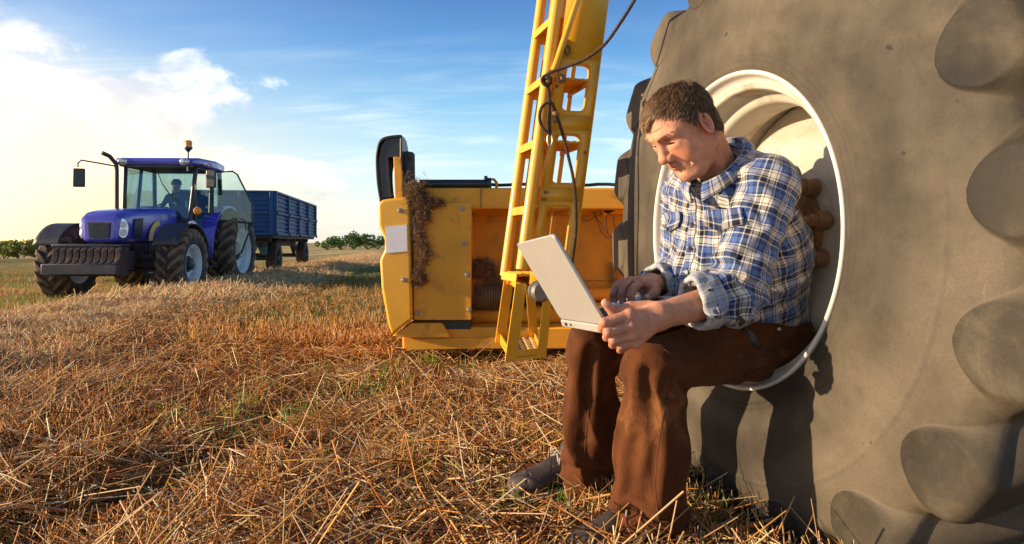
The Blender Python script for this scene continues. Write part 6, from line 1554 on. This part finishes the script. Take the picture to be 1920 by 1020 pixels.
# ---- shoes
shoem = mat('scuffed brown leather shoe', None, attr='col', rough=.5, var=.3, scale=20, bump=.3, bscale=70, dirt=(.24, .17, .11), dthr=(.55, .80), dscale=18)
solem = mat('pale shoe sole', (.20, .17, .13), rough=.8, var=.2, dirt=(.15, .10, .06), dthr=(.5, .8), dscale=20)
lacem = mat('grey shoe lace', (.30, .27, .24), rough=.8)
def shoe(heel, toe):
    heel = np.asarray(heel, float); toe = np.asarray(toe, float); f = unit(toe-heel); l = unit(np.cross((0, 0, 1.), f)); L = np.linalg.norm(toe-heel); u = np.cross(f, l); Rm = np.stack([f, l, u], 1)
    def up(P):
        Q = (P-heel)@Rm; d = _ell(Q, (L*.74, 0, .040), (L*.28, .048, .038)); d = _smin(d, _ell(Q, (L*.42, 0, .058), (L*.28, .036, .050)), .03); d = _smin(d, _ell(Q, (L*.20, 0, .055), (L*.20, .036, .055)), .03)
        d = _smin(d, _seg(Q, (L*.24, 0, .06), (L*.22, 0, .115), .042, .044), .02)
        for k in range(3): d = _smax(d, -_seg(Q, (L*(.80+.04*k), -.05, .07-.012*k), (L*(.80+.04*k), .05, .07-.012*k), .0012, .0012), .006)
        d = _smin(d, _seg(Q, (L*.93, .02, .03), (L*.93, -.02, .03), .022, .022), .02)
        return _smax(d, .012-Q[:, 2], .004)
    def so(P):
        Q = (P-heel)@Rm; d = _ell(Q*np.array([1, 1, 1.]), (L*.72, 0, .012), (L*.31, .052, .05)); d = _smin(d, _ell(Q, (L*.22, 0, .012), (L*.25, .040, .05)), .06); return _smax(_smax(d, Q[:, 2]-.024, .004), -Q[:, 2], .004)
    c = (heel+toe)/2; lo, hi = c-np.array([.2, .2, .06]), c+np.array([.2, .2, .19]); V, F = sdf_mesh(up, lo, hi, .003); Qv = (V-heel)@Rm; fx = Qv[:, 0]/L
    cc_ = np.tile(np.array([.050, .036, .028]), (len(V), 1)); toe_m = smooth01((fx-.80)/.012); cc_ = cc_*(1-toe_m[:, None])+np.array([.105, .075, .055])*toe_m[:, None]
    wing = smooth01((.050-Qv[:, 2]+.02*np.sin(fx*9))/.003)*(1-toe_m); cc_ = cc_*(1-.8*wing[:, None])+np.array([.085, .06, .045])*.8*wing[:, None]
    for fk in (.80, .50, .30): cc_ *= (1-.75*np.exp(-((fx-fk-.06*np.abs(Qv[:, 1])/.04)/.008)**2))[:, None]
    cc_ *= (1-.6*np.exp(-((Qv[:, 2]-.050-.02*np.sin(fx*9))/.0025)**2))[:, None]
    s_ = obj('shoe', (V, F), shoem, man, smooth=180, world_xyz=True, cols=np.clip(cc_, 0, 1))
    V, F = sdf_mesh(so, lo, hi, .004); obj('sole', (V, F), solem, s_, smooth=60, world_xyz=True)
    lc = MB()
    for k in range(5):
        x = L*(.40+.07*k); z = .108-.0125*k; a = heel+Rm@np.array([x, -.026, z-.012]); b = heel+Rm@np.array([x+.012, .026, z-.012]); m_ = heel+Rm@np.array([x+.006, 0, z+.003]); lc.tube(spline([a, m_, b], 5), .0042, 6)
    for sgn in (1, -1): lc.tube(spline([heel+Rm@np.array([L*.40, 0, .112]), heel+Rm@np.array([L*.42, sgn*.03, .120]), heel+Rm@np.array([L*.46, sgn*.042, .095]), heel+Rm@np.array([L*.42, sgn*.02, .105])], 6), .0026, 6)
    obj('laces', lc, lacem, s_, smooth=60, world_xyz=True)
shoe(np.array([ANR[0]+.030, ANR[1]+.03, .066]), np.array([ANR[0]-.220, ANR[1]-.03, .050]))
shoe(np.array([ANL[0]+.045, ANL[1]+.03, .034]), np.array([ANL[0]-.205, ANL[1]-.055, .022]))

# ---- the tractor driver, a small seated figure
def drv(P):
    d = _ecap(P, (-2.08, 0, 1.42), (-2.02, 0, 1.84), (0, 1, 0), (.17, .12), (.19, .12)); d = _smin(d, _seg(P, (-1.99, -.17, 1.88), (-1.99, .17, 1.88), .065, .065), .05)
    d = _smin(d, _seg(P, (-2.0, 0, 1.92), (-1.96, 0, 2.02), .055, .05), .02); d = _smin(d, _ell(P, (-1.94, 0, 2.10), (.10, .078, .115)), .02); d = _smin(d, _ell(P, (-1.845, 0, 2.075), (.018, .014, .02)), .01)
    for s in (1, -1):
        d = _smin(d, _seg(P, (-1.99, s*.20, 1.86), (-1.86, s*.27, 1.62), .05, .042), .02); d = _smin(d, _seg(P, (-1.86, s*.27, 1.62), (-1.64, s*.17, 1.64), .040, .03), .02); d = _smin(d, _ell(P, (-1.60, s*.15, 1.65), (.05, .03, .035)), .01)
        d = _smin(d, _seg(P, (-2.05, s*.10, 1.44), (-1.62, s*.16, 1.46), .085, .065), .03); d = _smin(d, _seg(P, (-1.62, s*.16, 1.46), (-1.50, s*.16, 1.08), .06, .045), .02); d = _smin(d, _seg(P, (-1.50, s*.16, 1.07), (-1.36, s*.16, 1.06), .04, .035), .02)
    return d
dV, dF = sdf_mesh(drv, (-2.35, -.45, .95), (-1.2, .45, 2.3), .018)
dC = np.where((dV[:, 2] > 1.98)[:, None], np.array([.42, .20, .12]), np.where((dV[:, 2] > 1.46)[:, None], np.array([.06, .09, .12]), np.array([.03, .03, .05])))
dm = mat('driver', None, rough=.8, attr='col', var=.1)
driver = thing('person', 'tractor driver in dark clothes seated at the wheel inside the glass cab', 'person', tuple(tractor.location), tractor.rotation_euler[2])
obj('body', (dV, dF), dm, driver, smooth=180, cols=dC)
obj('cap', MB().lathe([(.0, 2.235), (.05, 2.23), (.088, 2.19), (.096, 2.13), (.10, 2.125)], (-1.945, 0, 0), (0, 0, 1), 20).lathe([(.0, 2.128), (.07, 2.128)], (-1.845, 0, 0), (0, 0, 1), 16), tgrey, driver, smooth=60, solid=.01)
